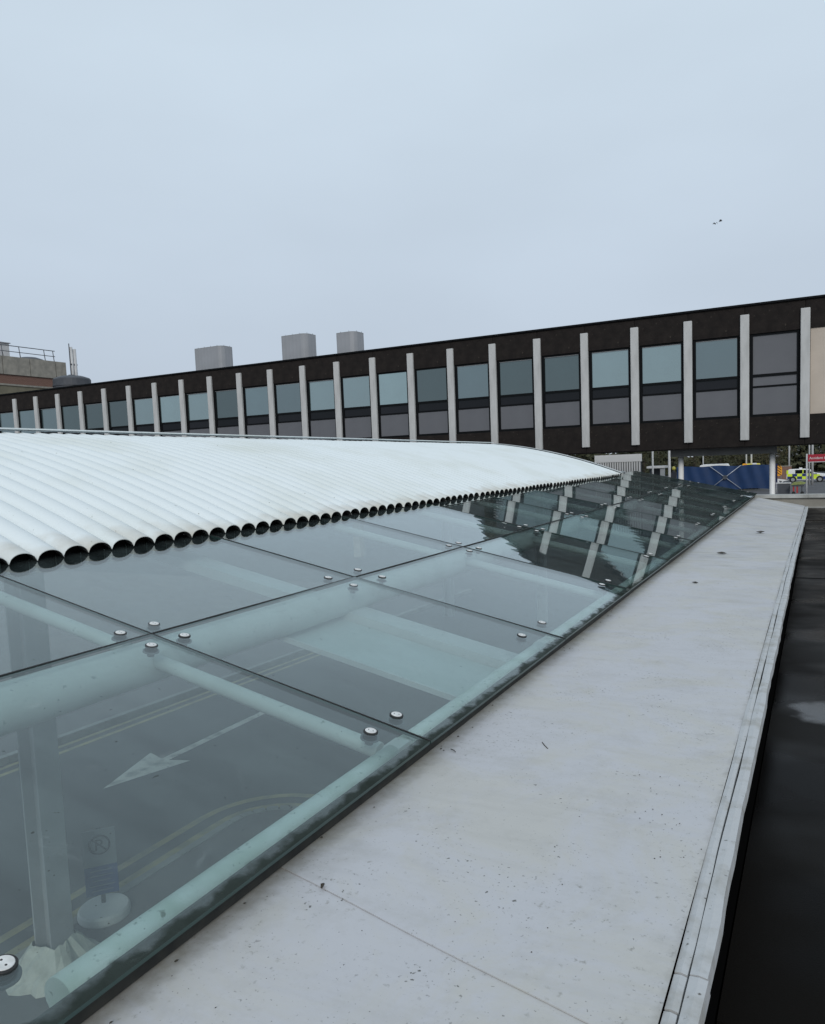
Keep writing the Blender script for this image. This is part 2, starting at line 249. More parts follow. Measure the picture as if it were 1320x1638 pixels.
M['grey'] = mat('grey_paint', (0.28, 0.29, 0.30), 0.6, (0.23, 0.24, 0.25), 2, 5)
M['beam'] = mat('beam_paint', (0.14, 0.14, 0.135), 0.6, (0.11, 0.11, 0.105), 2, 5)
M['lightgrey'] = mat('light_grey_paint', (0.50, 0.50, 0.50), 0.6, (0.42, 0.42, 0.42), 2, 5)
M['white'] = mat('white_gloss', (0.75, 0.75, 0.74), 0.35)
M['blue_sheet'] = mat('blue_sheet', (0.002, 0.024, 0.085), 0.7, (0.003, 0.030, 0.105), 1.2, 4, bump=0.3, bscale=3)
M['navy_sheet'] = mat('navy_sheet', (0.005, 0.007, 0.045), 0.7)
M['alu'] = mat('alu', (0.42, 0.44, 0.48), 0.4, metal=0.3)
M['hivis'] = mat('hivis_yellow', (0.62, 0.78, 0.03), 0.5)
M['globe'] = mat('globe', (0.40, 0.36, 0.05), 0.5, (0.15, 0.16, 0.05), 4, 3)
M['tarp'] = mat('tarpaulin', (0.26, 0.31, 0.08), 0.6, (0.18, 0.2, 0.08), 3, 5)
M['yellow'] = mat('yellow_gloss', (0.75, 0.62, 0.03), 0.5)
M['orange'] = mat('orange_chevron', (0.85, 0.36, 0.02), 0.45)
M['police_blue'] = mat('police_blue', (0.012, 0.03, 0.14), 0.4)
M['tyre'] = mat('tyre', (0.012, 0.012, 0.012), 0.8)
M['stripe'] = mat('brown_stripe', (0.10, 0.035, 0.01), 0.5)
M['carglass'] = window_mat('car_glass', (0.01, 0.012, 0.014), 0.05)
M['red_sign'] = mat('red_sign', (0.34, 0.012, 0.03), 0.5)
M['red'] = mat('red_plastic', (0.35, 0.03, 0.03), 0.5)
M['darkcloth'] = mat('dark_cloth', (0.02, 0.022, 0.03), 0.85)
M['bark'] = mat('bark', (0.05, 0.04, 0.03), 0.9, bump=0.5)
M['leaf'] = mat('leaf', (0.022, 0.027, 0.010), 0.8, (0.045, 0.043, 0.015), 0.9, 4)
M['leaf2'] = mat('leaf_olive', (0.06, 0.048, 0.015), 0.8, (0.03, 0.03, 0.011), 0.9, 4)
M['sign_blue'] = mat('sign_blue', (0.012, 0.035, 0.14), 0.6)
M['sign_white'] = mat('sign_white', (0.17, 0.18, 0.19), 0.5)
M['notice'] = mat('notice_print', (0.10, 0.12, 0.17), 0.6)
M['cover'] = mat('plastic_cover', (0.50, 0.50, 0.44), 0.45, (0.36, 0.36, 0.31), 8, 6, bump=0.5, bscale=14)
M['debris'] = mat('debris', (0.035, 0.03, 0.022), 0.9)
M['bird'] = mat('bird', (0.05, 0.05, 0.055), 0.8)

# ------------------------------------------------------------------ mesh helpers
class MB:
    def __init__(s): s.v = []; s.f = []; s.mi = []; s.sm = []
    def poly(s, pts, mi=0, smooth=False):
        b = len(s.v); s.v += [tuple(p) for p in pts]; s.f.append(tuple(range(b, b + len(pts)))); s.mi.append(mi); s.sm.append(smooth)
    def box(s, a, b, mi=0):
        x0, y0, z0 = a; x1, y1, z1 = b; k = len(s.v)
        s.v += [(x0, y0, z0), (x1, y0, z0), (x1, y1, z0), (x0, y1, z0), (x0, y0, z1), (x1, y0, z1), (x1, y1, z1), (x0, y1, z1)]
        for q in ((3, 2, 1, 0), (4, 5, 6, 7), (0, 1, 5, 4), (1, 2, 6, 5), (2, 3, 7, 6), (3, 0, 4, 7)):
            s.f.append(tuple(k + i for i in q)); s.mi.append(mi); s.sm.append(False)
        return s
    def obox(s, c, ax, ay, az, mi=0):
        c = Vector(c); ax = Vector(ax); ay = Vector(ay); az = Vector(az); k = len(s.v)
        for sz in (-1, 1):
            for sx, sy in ((-1, -1), (1, -1), (1, 1), (-1, 1)): s.v.append(tuple(c + ax * sx + ay * sy + az * sz))
        for q in ((3, 2, 1, 0), (4, 5, 6, 7), (0, 1, 5, 4), (1, 2, 6, 5), (2, 3, 7, 6), (3, 0, 4, 7)):
            s.f.append(tuple(k + i for i in q)); s.mi.append(mi); s.sm.append(False)
        return s
    def tube(s, pts, r, n=12, mi=0, caps=True):
        pts = [Vector(p) for p in pts]; rs = r if isinstance(r, (list, tuple)) else [r] * len(pts); k = len(s.v)
        for i, p in enumerate(pts):
            d = (pts[min(i + 1, len(pts) - 1)] - pts[max(i - 1, 0)]).normalized()
            a = d.orthogonal().normalized() if i == 0 else (a - d * a.dot(d)).normalized()
            b = d.cross(a)
            for j in range(n):
                t = 2 * math.pi * j / n; s.v.append(tuple(p + (a * math.cos(t) + b * math.sin(t)) * rs[i]))
        for i in range(len(pts) - 1):
            for j in range(n):
                s.f.append((k + i * n + j, k + i * n + (j + 1) % n, k + (i + 1) * n + (j + 1) % n, k + (i + 1) * n + j)); s.mi.append(mi); s.sm.append(True)
        if caps:
            s.f.append(tuple(k + j for j in reversed(range(n)))); s.mi.append(mi); s.sm.append(False)
            s.f.append(tuple(k + (len(pts) - 1) * n + j for j in range(n))); s.mi.append(mi); s.sm.append(False)
        return s
    def prism(s, poly, e, mi=0):
        """extrude a planar polygon (3-D points) by vector e"""
        e = Vector(e); p = [Vector(q) for q in poly]; n = len(p); k = len(s.v)
        s.v += [tuple(q) for q in p] + [tuple(q + e) for q in p]
        s.f.append(tuple(k + i for i in reversed(range(n)))); s.mi.append(mi); s.sm.append(False)
        s.f.append(tuple(k + n + i for i in range(n))); s.mi.append(mi); s.sm.append(False)
        for i in range(n):
            j = (i + 1) % n; s.f.append((k + i, k + j, k + n + j, k + n + i)); s.mi.append(mi); s.sm.append(False)
        return s
    def grid(s, fn, nu, nv, mi=0, smooth=True):
        k = len(s.v)
        for i in range(nu + 1):
            for j in range(nv + 1): s.v.append(tuple(fn(i / nu, j / nv)))
        for i in range(nu):
            for j in range(nv):
                a = k + i * (nv + 1) + j; s.f.append((a, a + nv + 1, a + nv + 2, a + 1)); s.mi.append(mi); s.sm.append(smooth)
        return s
    def mesh(s, name, mats):
        me = bpy.data.meshes.new(name); me.from_pydata(s.v, [], s.f); me.update()
        for m in (mats if isinstance(mats, (list, tuple)) else [mats]): me.materials.append(m)
        me.polygons.foreach_set('material_index', s.mi); me.polygons.foreach_set('use_smooth', s.sm)
        bm = bmesh.new(); bm.from_mesh(me); bmesh.ops.recalc_face_normals(bm, faces=bm.faces); bm.to_mesh(me); bm.free()
        return me
    def build(s, name, mats, parent=None, loc=None, rz=0.0):
        return link(name, s.mesh(name, mats), parent, loc, rz)
def link(name, me, parent=None, loc=None, rz=0.0):
    o = bpy.data.objects.new(name, me); C.objects.link(o)
    if parent: o.parent = parent
    if loc: o.location = loc
    if rz: o.rotation_euler.z = rz
    return o
def tag(o, label=None, cat=None, group=None, kind=None):
    if label: o['label'] = label
    if cat: o['category'] = cat
    if group: o['group'] = group
    if kind: o['kind'] = kind
    return o
def thing(name, label, cat, loc=(0, 0, 0), rz=0.0, group=None):
    o = bpy.data.objects.new(name, None); C.objects.link(o); o.location = loc; o.rotation_euler.z = rz; o.empty_display_size = 0.3
    return tag(o, label, cat, group)
def bx(a, b, name, m, parent=None): return MB().box(a, b).build(name, m, parent)

# ------------------------------------------------------------------ ground, road, pavements
tag(MB().grid(lambda u, v: (-260 + 520 * u, -120 + 560 * v, 0), 8, 8, smooth=False).build('road', M['asphalt']), kind='structure')
def kerbed(name, pts, h, mtop, mker, label=None):
    """pavement slab with a kerb stone band along its outline"""
    n = len(pts); mb = MB(); mb.prism([(x, y, -0.05) for x, y in pts], (0, 0, 0.05 + h)); o = mb.build(name, mtop); tag(o, kind='structure'); return o
kerbed('pavement', [(-60, -20), (-11.75, -20), (-11.75, 2), (-11.05, 15.5), (-10.6, 24), (-60, 24)], 0.11, M['paving'], None)
kb = [(-11.75, -20), (-11.75, 2), (-11.05, 15.5), (-10.6, 24)]
def kerbs(path, w, h, step, parent_name):
    P = [Vector((x, y, 0)) for x, y in path]; segs = []
    for a, b in zip(P, P[1:]):
        n = max(1, round((b - a).length / step)); d = (b - a) / n
        for i in range(n): segs.append((a + d * i, a + d * (i + 1)))
    root = bpy.data.objects[parent_name]
    for a, b in segs:
        d = (b - a).normalized(); s = Vector((d.y, -d.x, 0)); c = (a + b) / 2
        MB().obox((c.x + s.x * w / 2, c.y + s.y * w / 2, h / 2 + 0.002), d * ((b - a).length / 2 - 0.004), s * (w / 2 - 0.001), (0, 0, h / 2)).build('kerb', M['kerbstone'], root)
kerbs([(-11.75, 0), (-11.75, 2), (-11.05, 15.5), (-10.6, 24)], 0.13, 0.118, 0.9, 'pavement')
# island beside the building, with a rounded end
cen = (-5.92, 7.15)
arc = [(cen[0] - 0.6 * math.cos(t), cen[1] + 0.6 * math.sin(t)) for t in [math.pi / 2 * k / 6 for k in range(1, 7)]]
tag(MB().prism([(x, y, -0.05) for x, y in reversed([(-1.4, -20), (-1.4, 7.75)] + arc[::-1] + [(-6.52, 7.15), (-6.52, -20)])], (0, 0, 0.10)).build('traffic_island', M['paving']), kind='structure')
kerbs([(-5.2, 7.75)] + arc[::-1] + [(-6.52, 7.15), (-6.52, 0)], 0.11, 0.056, 0.9, 'traffic_island')
def painted(name, path, w, m, z=0.004):
    P = [Vector((x, y, z)) for x, y in path]; mb = MB(); Lp = []; Rp = []
    for i, p in enumerate(P):
        d = (P[min(i + 1, len(P) - 1)] - P[max(i - 1, 0)]).normalized(); s = Vector((d.y, -d.x, 0)) * w / 2
        Lp.append(p - s); Rp.append(p + s)
    for i in range(len(P) - 1): mb.poly((Lp[i], Rp[i], Rp[i + 1], Lp[i + 1]))
    return tag(mb.build(name, m), kind='structure')
painted('yellow_line', [(-11.52, 0), (-11.50, 2), (-11.15, 9), (-10.80, 15.5)], 0.10, M['yellow_paint'])
painted('yellow_line', [(-11.26, 0), (-11.24, 2), (-10.89, 9), (-10.54, 15.5)], 0.10, M['yellow_paint'])
for off in (0.24, 0.54):
    rr = 0.6 + off
    path = [(-6.52 - off, 0), (-6.52 - off, 4), (-6.52 - off, 7.15)] + [(cen[0] - rr * math.cos(t), cen[1] + rr * math.sin(t)) for t in [math.pi / 2 * k / 8 for k in range(1, 9)]] + [(-3.0, 7.15 + rr)]
    painted('yellow_line', path, 0.11, M['yellow_paint'])
mb = MB(); z = 0.004
mb.poly([(-9.08, 7.29, z), (-8.66, 8.60, z), (-9.00, 8.48, z), (-9.00, 11.3, z), (-9.15, 11.3, z), (-9.15, 8.48, z), (-9.52, 8.60, z)])
tag(mb.build('road_arrow', M['white_paint']), kind='structure')

# ------------------------------------------------------------------ low flat roofed building on the right: white membrane roof, dark felt roof, coping
XE, XR, ZS, ZD = -1.36, -0.20, 3.38, 3.10
def strip_z(x, y):
    t = max(0, min(1, (x + 1.33) / 1.13)); s = max(0, min(1, (y - 7) / 13)); s = s * s * (3 - 2 * s)
    return ZS - 0.235 * t * s
bld = thing('flat_roof_building', 'low flat roof with white membrane strip and wet black felt beside the glass canopy', 'building', (0, 0, 0))
bx((-1.30, -6, 0), (12, 19.9, 3.0), 'outer_wall', M['render'], bld)
rs = random.Random(3)
def membrane_sheet(y0a, y0b, y1a, y1b, lift, m='membrane'):
    """one length of membrane: (y at the glass side, y at the kerb side) at its near and far ends"""
    x0, x1 = XE, -0.2695; nu, nv = 10, max(6, int((y1a - y0a) * 5))
    def f(u, v, dz=0):
        x = x0 + (x1 - x0) * u; ya = y0a + (y0b - y0a) * u; yb = y1a + (y1b - y1a) * u; y = ya + (yb - ya) * v
        w = 0.0025 * math.sin(3.1 * x + 1.7 * y) + 0.002 * math.sin(7.3 * x - 2.2 * y + 1)
        return (x, y, strip_z(x, y) + w + lift + dz)
    mb = MB(); mb.grid(f, nu, nv); mb.grid(lambda u, v: f(u, v, -0.003), nu, nv)
    for j in range(nv):       # rims
        for u in (0, 1): mb.poly((f(u, j / nv), f(u, (j + 1) / nv), f(u, (j + 1) / nv, -0.003), f(u, j / nv, -0.003)))
    for i in range(nu):
        for v in (0, 1): mb.poly((f(i / nu, v), f((i + 1) / nu, v), f((i + 1) / nu, v, -0.003), f(i / nu, v, -0.003)))
    return mb.build('membrane_sheet', M[m], bld)
membrane_sheet(-3.0, -3.0, 1.665, 1.385, 0.0)
membrane_sheet(1.645, 1.365, 7.92, 7.80, 0.004)
membrane_sheet(7.90, 7.78, 20.0, 20.0, 0.0, 'membrane_far')
def strip_run(name, xa, xb, y0, y1, top, drop, wob):
    """edge trim length: narrow wavering band along the kerb"""
    n = max(3, int((y1 - y0) * 9)); mb = MB(); prof = []
    for i in range(n + 1):
        y = y0 + (y1 - y0) * i / n; zz = strip_z(XR, y)
        a = xa + 0.0015 * math.sin(5 * y) + rs.uniform(-1, 1) * wob * 0.3; b = xb + 0.002 * math.sin(4 * y + 1) + rs.uniform(-1, 1) * wob
        t = zz + top + 0.0008 * math.sin(6.1 * y)
        prof.append(((a, y, zz - 0.03), (a, y, t - 0.001), ((a + b) / 2, y, t + 0.001), (b, y, t - 0.002), (b + 0.004, y, zz + top - drop)))
    for i in range(n):
        for k in range(4): mb.poly((prof[i][k], prof[i][k + 1], prof[i + 1][k + 1], prof[i + 1][k]), smooth=True)
    mb.poly(prof[0]); mb.poly(prof[-1]); return mb.build(name, M['trim'], bld)
for y0, y1 in ((-1.5, 1.50), (1.508, 1.625), (1.633, 4.9), (4.908, 6.6), (6.61, 12.0), (12.01, 19.9)):
    strip_run('edge_trim', -0.268, -0.2415, y0, y1, 0.0025, 0.03, 0.0008)
for y0, y1 in ((-1.5, 1.63), (1.636, 6.52), (6.53, 13.5), (13.51, 19.9)):
    strip_run('kerb_flange', -0.237, XR, y0, y1, 0.004, 0.035, 0.0022)
mb = MB()
for i in range(60):
    y0, y1 = -1.5 + 21.4 * i / 60, -1.5 + 21.4 * (i + 1) / 60
    mb.poly(((-0.30, y0, strip_z(XR, y0) - 0.012), (-0.215, y0, strip_z(XR, y0) - 0.012), (-0.215, y1, strip_z(XR, y1) - 0.012), (-0.30, y1, strip_z(XR, y1) - 0.012)))
    mb.poly(((-0.215, y0, strip_z(XR, y0) - 0.03), (-0.215, y0, 3.0), (-0.215, y1, 3.0), (-0.215, y1, strip_z(XR, y1) - 0.03)))
mb.build('kerb_upstand', M['void'], bld)
for y0, y1 in ((-3, 1.9), (1.89, 4.05), (4.04, 9.2), (9.19, 13.0), (12.99, 16.6), (16.59, 20.05)):
    k = 0.006 if y0 in (1.89, 9.19, 16.59) else 0.0
    mb = MB(); mb.box((-0.21, y0, 3.0), (7, y1, ZD + k)); mb.build('felt_sheet', M['felt'], bld)
# end parapet with coping
bx((-1.34, 20.06, 2.6), (9, 20.34, 3.34), 'parapet_wall', M['concrete'], bld)
xx = -1.40
while xx < 9:
    bx((xx, 20.0, 3.342), (min(9, xx + 1.196), 20.40, 3.415), 'coping_stone', M['coping'], bld); xx += 1.2
bx((-0.2, 20.03, 3.0), (9, 20.058, 3.13), 'felt_upstand', M['coping'], bld)

# ------------------------------------------------------------------ glass canopy
SLOPE = 0.2188; GX0, GZ0 = -1.2785, 3.46
U = Vector((-1, 0, SLOPE)).normalized(); NN = Vector((SLOPE, 0, 1)).normalized()
def gp(q, y, off=0.0):
    """point on the glass plane: q metres (plan) up from the low edge, off along the normal"""
    return Vector((GX0 - q, y, GZ0 + SLOPE * q)) + NN * off
Y0, LP, WP = 2.488, 1.7504, 1.4164
can = thing('glass_canopy', 'sloping frameless glass canopy on pale tubular steel over the road', 'canopy', (0, 0, 0))
rg = random.Random(11)
TWIST = 0.0
def pane(k, row):
    y0 = Y0 + k * LP + 0.005; y1 = Y0 + (k + 1) * LP - 0.005; q0 = row * WP + (0.005 if row else 0.0); q1 = (row + 1) * WP - 0.005
    tx = rg.uniform(-1, 1) * 0.0022; ty = rg.uniform(-1, 1) * 0.0012; sag = 0.0035 + rg.uniform(0, 0.0015); tw = 0.009 + rg.uniform(-0.003, 0.003)
    if k < 2: tw *= 0.25; sag *= 0.6
    def f(u, v, dz):
        a, b = u - 0.5, v - 0.5
        w = -sag * (1 - 4 * b * b) * 0.8 + tw * a * b * 4 * 0.35 + tx * a * 1.4 + ty * b * 1.7
        return gp(q0 + (q1 - q0) * u, y0 + (y1 - y0) * v, dz + w)
    n = 10; mb = MB(); mb.grid(lambda u, v: f(u, v, 0.0), n, n); mb.grid(lambda u, v: f(u, v, -0.012), n, n)
    for i in range(n):
        for v in (0, 1): mb.poly((f(i / n, v, 0), f((i + 1) / n, v, 0), f((i + 1) / n, v, -0.012), f(i / n, v, -0.012)), 1)
        for u in (0, 1): mb.poly((f(u, i / n, 0), f(u, (i + 1) / n, 0), f(u, (i + 1) / n, -0.012), f(u, i / n, -0.012)), 1)
    o = mb.build('glass_pane', [M['glass'], M['glass_edge']], can)
    at = o.data.attributes.new('low', 'FLOAT', 'POINT')
    at.data.foreach_set('value', [(GX0 - v.co.x) for v in o.data.vertices]); return o
for k in range(-2, 10):
    for row in (0, 1): pane(k, row)
# black silicone in the joints
for k in range(-1, 11):
    a, b = gp(0.002, Y0 + k * LP, -0.007), gp(2 * WP, Y0 + k * LP, -0.007)
    MB().obox((a + b) / 2 + NN * 0.003, (b - a) / 2, (0, 0.0028, 0), NN * 0.0065).build('joint_seal', M['black'], can)
for k in range(-2, 10):
    a, b = gp(WP, Y0 + k * LP + 0.005, -0.007), gp(WP, Y0 + (k + 1) * LP - 0.005, -0.007)
    MB().obox((a + b) / 2 + NN * 0.003, (b - a) / 2, U * 0.0032, NN * 0.0065).build('joint_seal', M['black'], can)
# low edge channel under the glass; its black also stands for the shaded gap
bx((-1.343, -1.0, 3.372), (-1.335, 20.0, 3.45), 'edge_channel', M['gasket'], can)
bx((-1.334, -1.0, 3.384), (-1.327, 20.0, 3.418), 'channel_lip', M['gasket'], can)
# countersunk point fixings
def lathe(mb, prof, n=20, mi=0):
    k = len(mb.v)
    for r, z in prof:
        for j in range(n): t = 2 * math.pi * j / n; mb.v.append((r * math.cos(t), r * math.sin(t), z))
    for i in range(len(prof) - 1):
        for j in range(n): mb.f.append((k + i * n + j, k + i * n + (j + 1) % n, k + (i + 1) * n + (j + 1) % n, k + (i + 1) * n + j)); mb.mi.append(mi); mb.sm.append(False)
    mb.f.append(tuple(k + (len(prof) - 1) * n + j for j in range(n))); mb.mi.append(mi); mb.sm.append(False)
mb = MB(); lathe(mb, [(0.028, -0.006), (0.028, 0.0015), (0.026, 0.003), (0.021, 0.0032)]); RING = mb.mesh('seal_ring', M['black'])
mb = MB(); lathe(mb, [(0.0218, -0.004), (0.0218, 0.0042), (0.0205, 0.0052)]); DISC = mb.mesh('fixing_disc', M['steel'])
mb = MB()
for sx in (-1, 1): 
    b2 = MB(); lathe(b2, [(0.0028, 0.005), (0.0028, 0.0056)], 8); mb.v += [(x + sx * 0.0095, y, zz) for x, y, zz in b2.v]; n0 = len(mb.v) - len(b2.v); mb.f += [tuple(n0 + i for i in f) for f in b2.f]; mb.mi += b2.mi; mb.sm += b2.sm
PIN = mb.mesh('pin_hole', M['black'])
mb = MB(); lathe(mb, [(0.016, -0.05), (0.016, -0.034), (0.036, -0.030), (0.036, -0.024)]); WASH = mb.mesh('washer', M['dark_grey'])
tilt = Vector((0, 0, 1)).rotation_difference(NN)
def fixing(q, y):
    o = link('point_fixing', RING, can, gp(q, y)); o.rotation_mode = 'QUATERNION'; o.rotation_quaternion = tilt
    d = link('fixing_disc', DISC, o); d.rotation_euler.z = rg.uniform(-0.5, 0.5)
    p = link('pin_hole', PIN, o); p.rotation_euler.z = d.rotation_euler.z
    link('washer', WASH, o)
for k in range(-1, 11):
    dy = 0.18 if k == 1 else (0.174 if k == -1 else 0.10)
    for s in (-1, 1):
        y = Y0 + k * LP + s * dy
        if y > 20: continue
        for q in (0.20, WP - 0.105, WP + 0.085, 2 * WP - 0.1): fixing(q, y)
# steelwork below
yA, yB = -2.0, 20.0
def pipe(name, a, b, r, m, n=18): return MB().tube([a + (b - a) * i / 6 for i in range(7)], r, n).build(name, m, can)
for k in range(-2, 10):
    a, b = Y0 + k * LP, Y0 + (k + 1) * LP
    pipe('edge_pipe', gp(0.122, a + (0.25 if k == -1 else 0.05), -0.093), gp(0.122, min(b - 0.05, 19.95), -0.093), 0.046, M['edge_pipe'])
    fx = MB(); c_ = gp(0.125, b, -0.09); fx.obox(c_, (0.035, 0, 0), (0, 0.052, 0), (0, 0, 0.032)); fx.build('pipe_bracket', M['pipe'], can)
pipe('main_pipe', gp(WP + 0.03, yA, -0.155), gp(WP + 0.03, yB, -0.155), 0.10, M['pipe'], 24)
pipe('main_pipe', gp(2 * WP + 0.3, yA, -0.16), gp(2 * WP + 0.3, yB, -0.16), 0.10, M['pipe'], 24)
for k in range(-1, 11):
    if k == 1: continue
    y = min(Y0 + k * LP, 19.93)
    pipe('rafter_pipe', gp(0.20, y, -0.118), gp(WP - 0.03, y, -0.118), 0.034, M['pipe'], 14)
    pipe('rafter_pipe', gp(WP + 0.12, y, -0.118), gp(3 * WP, y, -0.118), 0.034, M['pipe'], 14)
# wide pale tray and box beam under the third joint
def slab(name, q0, q1, y0, y1, off, th, m): 
    a, b = gp(q0, (y0 + y1) / 2, off), gp(q1, (y0 + y1) / 2, off)
    return MB().obox((a + b) / 2, (b - a) / 2, (0, (y1 - y0) / 2, 0), NN * th / 2).build(name, m, can)
slab('gutter_tray', 0.16, 1.66, 3.515, 4.13, -0.27, 0.012, M['tray'])
slab('tray_lip', 0.16, 1.66, 3.497, 3.512, -0.255, 0.03, M['lightgrey'])
slab('box_beam', 0.20, 4.6, 4.135, 4.34, -0.245, 0.07, M['lightgrey'])
def column(x, y, ztop):
    mb = MB(); w, d, t = 0.115, 0.115, 0.018          # H section: two flanges and a web
    mb.box((x - w, y - d, 0.05), (x - w + t, y + d, ztop)); mb.box((x + w - t, y - d, 0.05), (x + w, y + d, ztop)); mb.box((x - w + t, y - 0.009, 0.05), (x + w - t, y + 0.009, ztop))
    mb.build('column', M['column'], can)
column(-6.08, 4.238, 4.25); column(-9.4, 4.238, 4.25); column(-6.6, 19.8, 4.3); column(-9.4, 19.8, 4.3)

# crumpled protective cover wrapped round the near column foot
def foot_cover(x, y):
    r2 = random.Random(5); n = 28; mb = MB(); rings = []
    for h, s in ((0.052, 1.0), (0.12, 0.90), (0.20, 0.72), (0.30, 0.50), (0.36, 0.40)):
        ring = []
        for j in range(n):
            t = 2 * math.pi * j / n; sq = 0.36 / max(abs(math.cos(t)), abs(math.sin(t))); sq = min(sq, 0.44)
            rr = sq * s * (1 + r2.uniform(-0.09, 0.09)); ring.append((x + rr * math.cos(t + 0.25), y + rr * math.sin(t + 0.25), h + (r2.uniform(-0.015, 0.015) if h > 0.06 else 0)))
        rings.append(ring)
    for a, b in zip(rings, rings[1:]):
        for j in range(n): mb.poly((a[j], a[(j + 1) % n], b[(j + 1) % n], b[j]))
    return tag(mb.build('foot_cover', M['cover']), 'crumpled pale plastic cover around the column foot under the glass', 'cover')
foot_cover(-6.08, 4.238)

# ------------------------------------------------------------------ white corrugated roof
cor = thing('corrugated_roof', 'white curved corrugated roof with open scalloped eave above the glass', 'roof', (0, 0, 0))
PIT, PH, XEAVE, XRIDGE, YEND = 0.1744, 2.723, -3.90, -6.98, 17.44
def crown(x, y=10.0):
    u = -(x + 3.75); return 4.034 + 0.399 * u - 0.0464 * u * u + (0.151 - 0.0055 * y) * max(0.0, min(3.3, u)) / 3.23
def sheet(i0, n, jig):
    nseg = 12; nx = 14; mb = MB(); y0 = PH + (i0 - 0.5) * PIT
    xe = XEAVE + rg.uniform(-0.012, 0.012)
    def f(u, v, d, c=0):
        x = xe + (XRIDGE - xe) * u; t = c + v; fr = v; a = abs(2 * fr - 1)
        h = 0.064 * (math.sqrt(max(0.0, 1 - (a * 0.985) ** 2.1)) - 1)
        return (x, y0 + t * PIT, crown(x, y0 + t * PIT) + h - 0.008 + jig + d + 0.002 * math.sin(x * 2.1 + i0))
    for c_ in range(n):
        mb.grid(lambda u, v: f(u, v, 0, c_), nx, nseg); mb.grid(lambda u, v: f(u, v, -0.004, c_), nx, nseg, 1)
        for j in range(nseg): mb.poly((f(0, j / nseg, 0, c_), f(0, (j + 1) / nseg, 0, c_), f(0, (j + 1) / nseg, -0.004, c_), f(0, j / nseg, -0.004, c_)))
    return mb.build('roof_sheet', [M['sheet'], M['underside_shade']], cor)
i = -16; c = 0
while i < 85:
    n_ = min(6, 85 - i); sheet(i, n_, 0.0035 * (c % 2)); i += n_; c += 1
YE = PH + (i - 0.5) * PIT
# lichen crumbs caught in a few valleys
mb = MB(); rl_ = random.Random(31)
for (yv, xa, xb, cnt) in ((VY, xa, xb, c_) for VY, xa, xb, c_ in ((3, -4.9, -5.9, 26), (7, -5.6, -6.2, 8), (8, -5.0, -5.5, 9), (0, -4.2, -4.5, 5), (14, -5.2, -5.9, 9))):
    for _ in range(cnt):
        x = rl_.uniform(xb, xa); y = PH + (yv + 0.5) * PIT + rl_.gauss(0, 0.006); s_ = rl_.uniform(0.003, 0.008); z0 = crown(x, y) - 0.068
        p = [(x + s_ * 1.8 * math.cos(6.28 * k / 5), y + s_ * math.sin(6.28 * k / 5), z0) for k in range(5)]
        for k in range(5): mb.poly((p[k], p[(k + 1) % 5], (x, y, z0 + s_)))
tag(mb.build('lichen', M['debris'], cor), kind='stuff')
# black closers added just inside the open ends to darken the hollows
mb = MB()
for j in range(-16, i):
    yc = PH + j * PIT; x = XEAVE - 0.07; pts = []
    for k in range(9):
        a = -1 + 2 * k / 8; pts.append((x, yc + a * PIT / 2 * 0.97, crown(x, yc) - 0.022 + 0.064 * (math.sqrt(max(0, 1 - abs(a) ** 2.3)) - 1)))
    pts += [(x, yc + PIT / 2 * 0.97, crown(x) - 0.16), (x, yc - PIT / 2 * 0.97, crown(x) - 0.16)]
    mb.poly(pts)
tag(mb.build('blackout_closer', M['void'], cor), kind='stuff')
# deck added to black out the hollows; ridge cap, far slope, verge trims
mb = MB(); mb.grid(lambda u, v: ((XEAVE - 0.17) + (XRIDGE - XEAVE + 0.17) * u, 0.0 + YE * v, crown((XEAVE - 0.17) + (XRIDGE - XEAVE + 0.17) * u, YE * v) - 0.14), 10, 4); mb.build('blackout_deck', M['black'], cor)
def far_slope(u, v):
    x = XRIDGE - 3.1 * u; return (x, -0.1 + (YE + 0.1) * v, crown(2 * XRIDGE - x, YE * v) - 0.02)
mb = MB(); mb.grid(far_slope, 8, 4); mb.build('far_slope', M['sheet'], cor)
mb = MB(); mb.obox((XRIDGE - 0.085, YE / 2, crown(XRIDGE, YE / 2) + 0.026), (0.115, 0, 0), (0, YE / 2, (crown(XRIDGE, YE) - crown(XRIDGE, 0)) / 2), (0, 0, 0.007)); mb.build('ridge_cap', M['sheet'], cor)
mb = MB()
for k in range(14):
    xa = XEAVE + (XRIDGE - XEAVE) * k / 14; xb = XEAVE + (XRIDGE - XEAVE) * (k + 1) / 14
    ca, cb = crown(xa, YE) - 0.006, crown(xb, YE) - 0.006; a = [(xa, YE - 0.02, ca + 0.012), (xb, YE - 0.02, cb + 0.012), (xb, YE + 0.14, cb + 0.018), (xa, YE + 0.14, ca + 0.018)]
    mb.poly(a, smooth=True); mb.poly([a[3], a[2], (xb, YE + 0.14, cb - 0.16), (xa, YE + 0.14, ca - 0.16)], smooth=True)
mb.build('verge_trim', M['flashing'], cor)

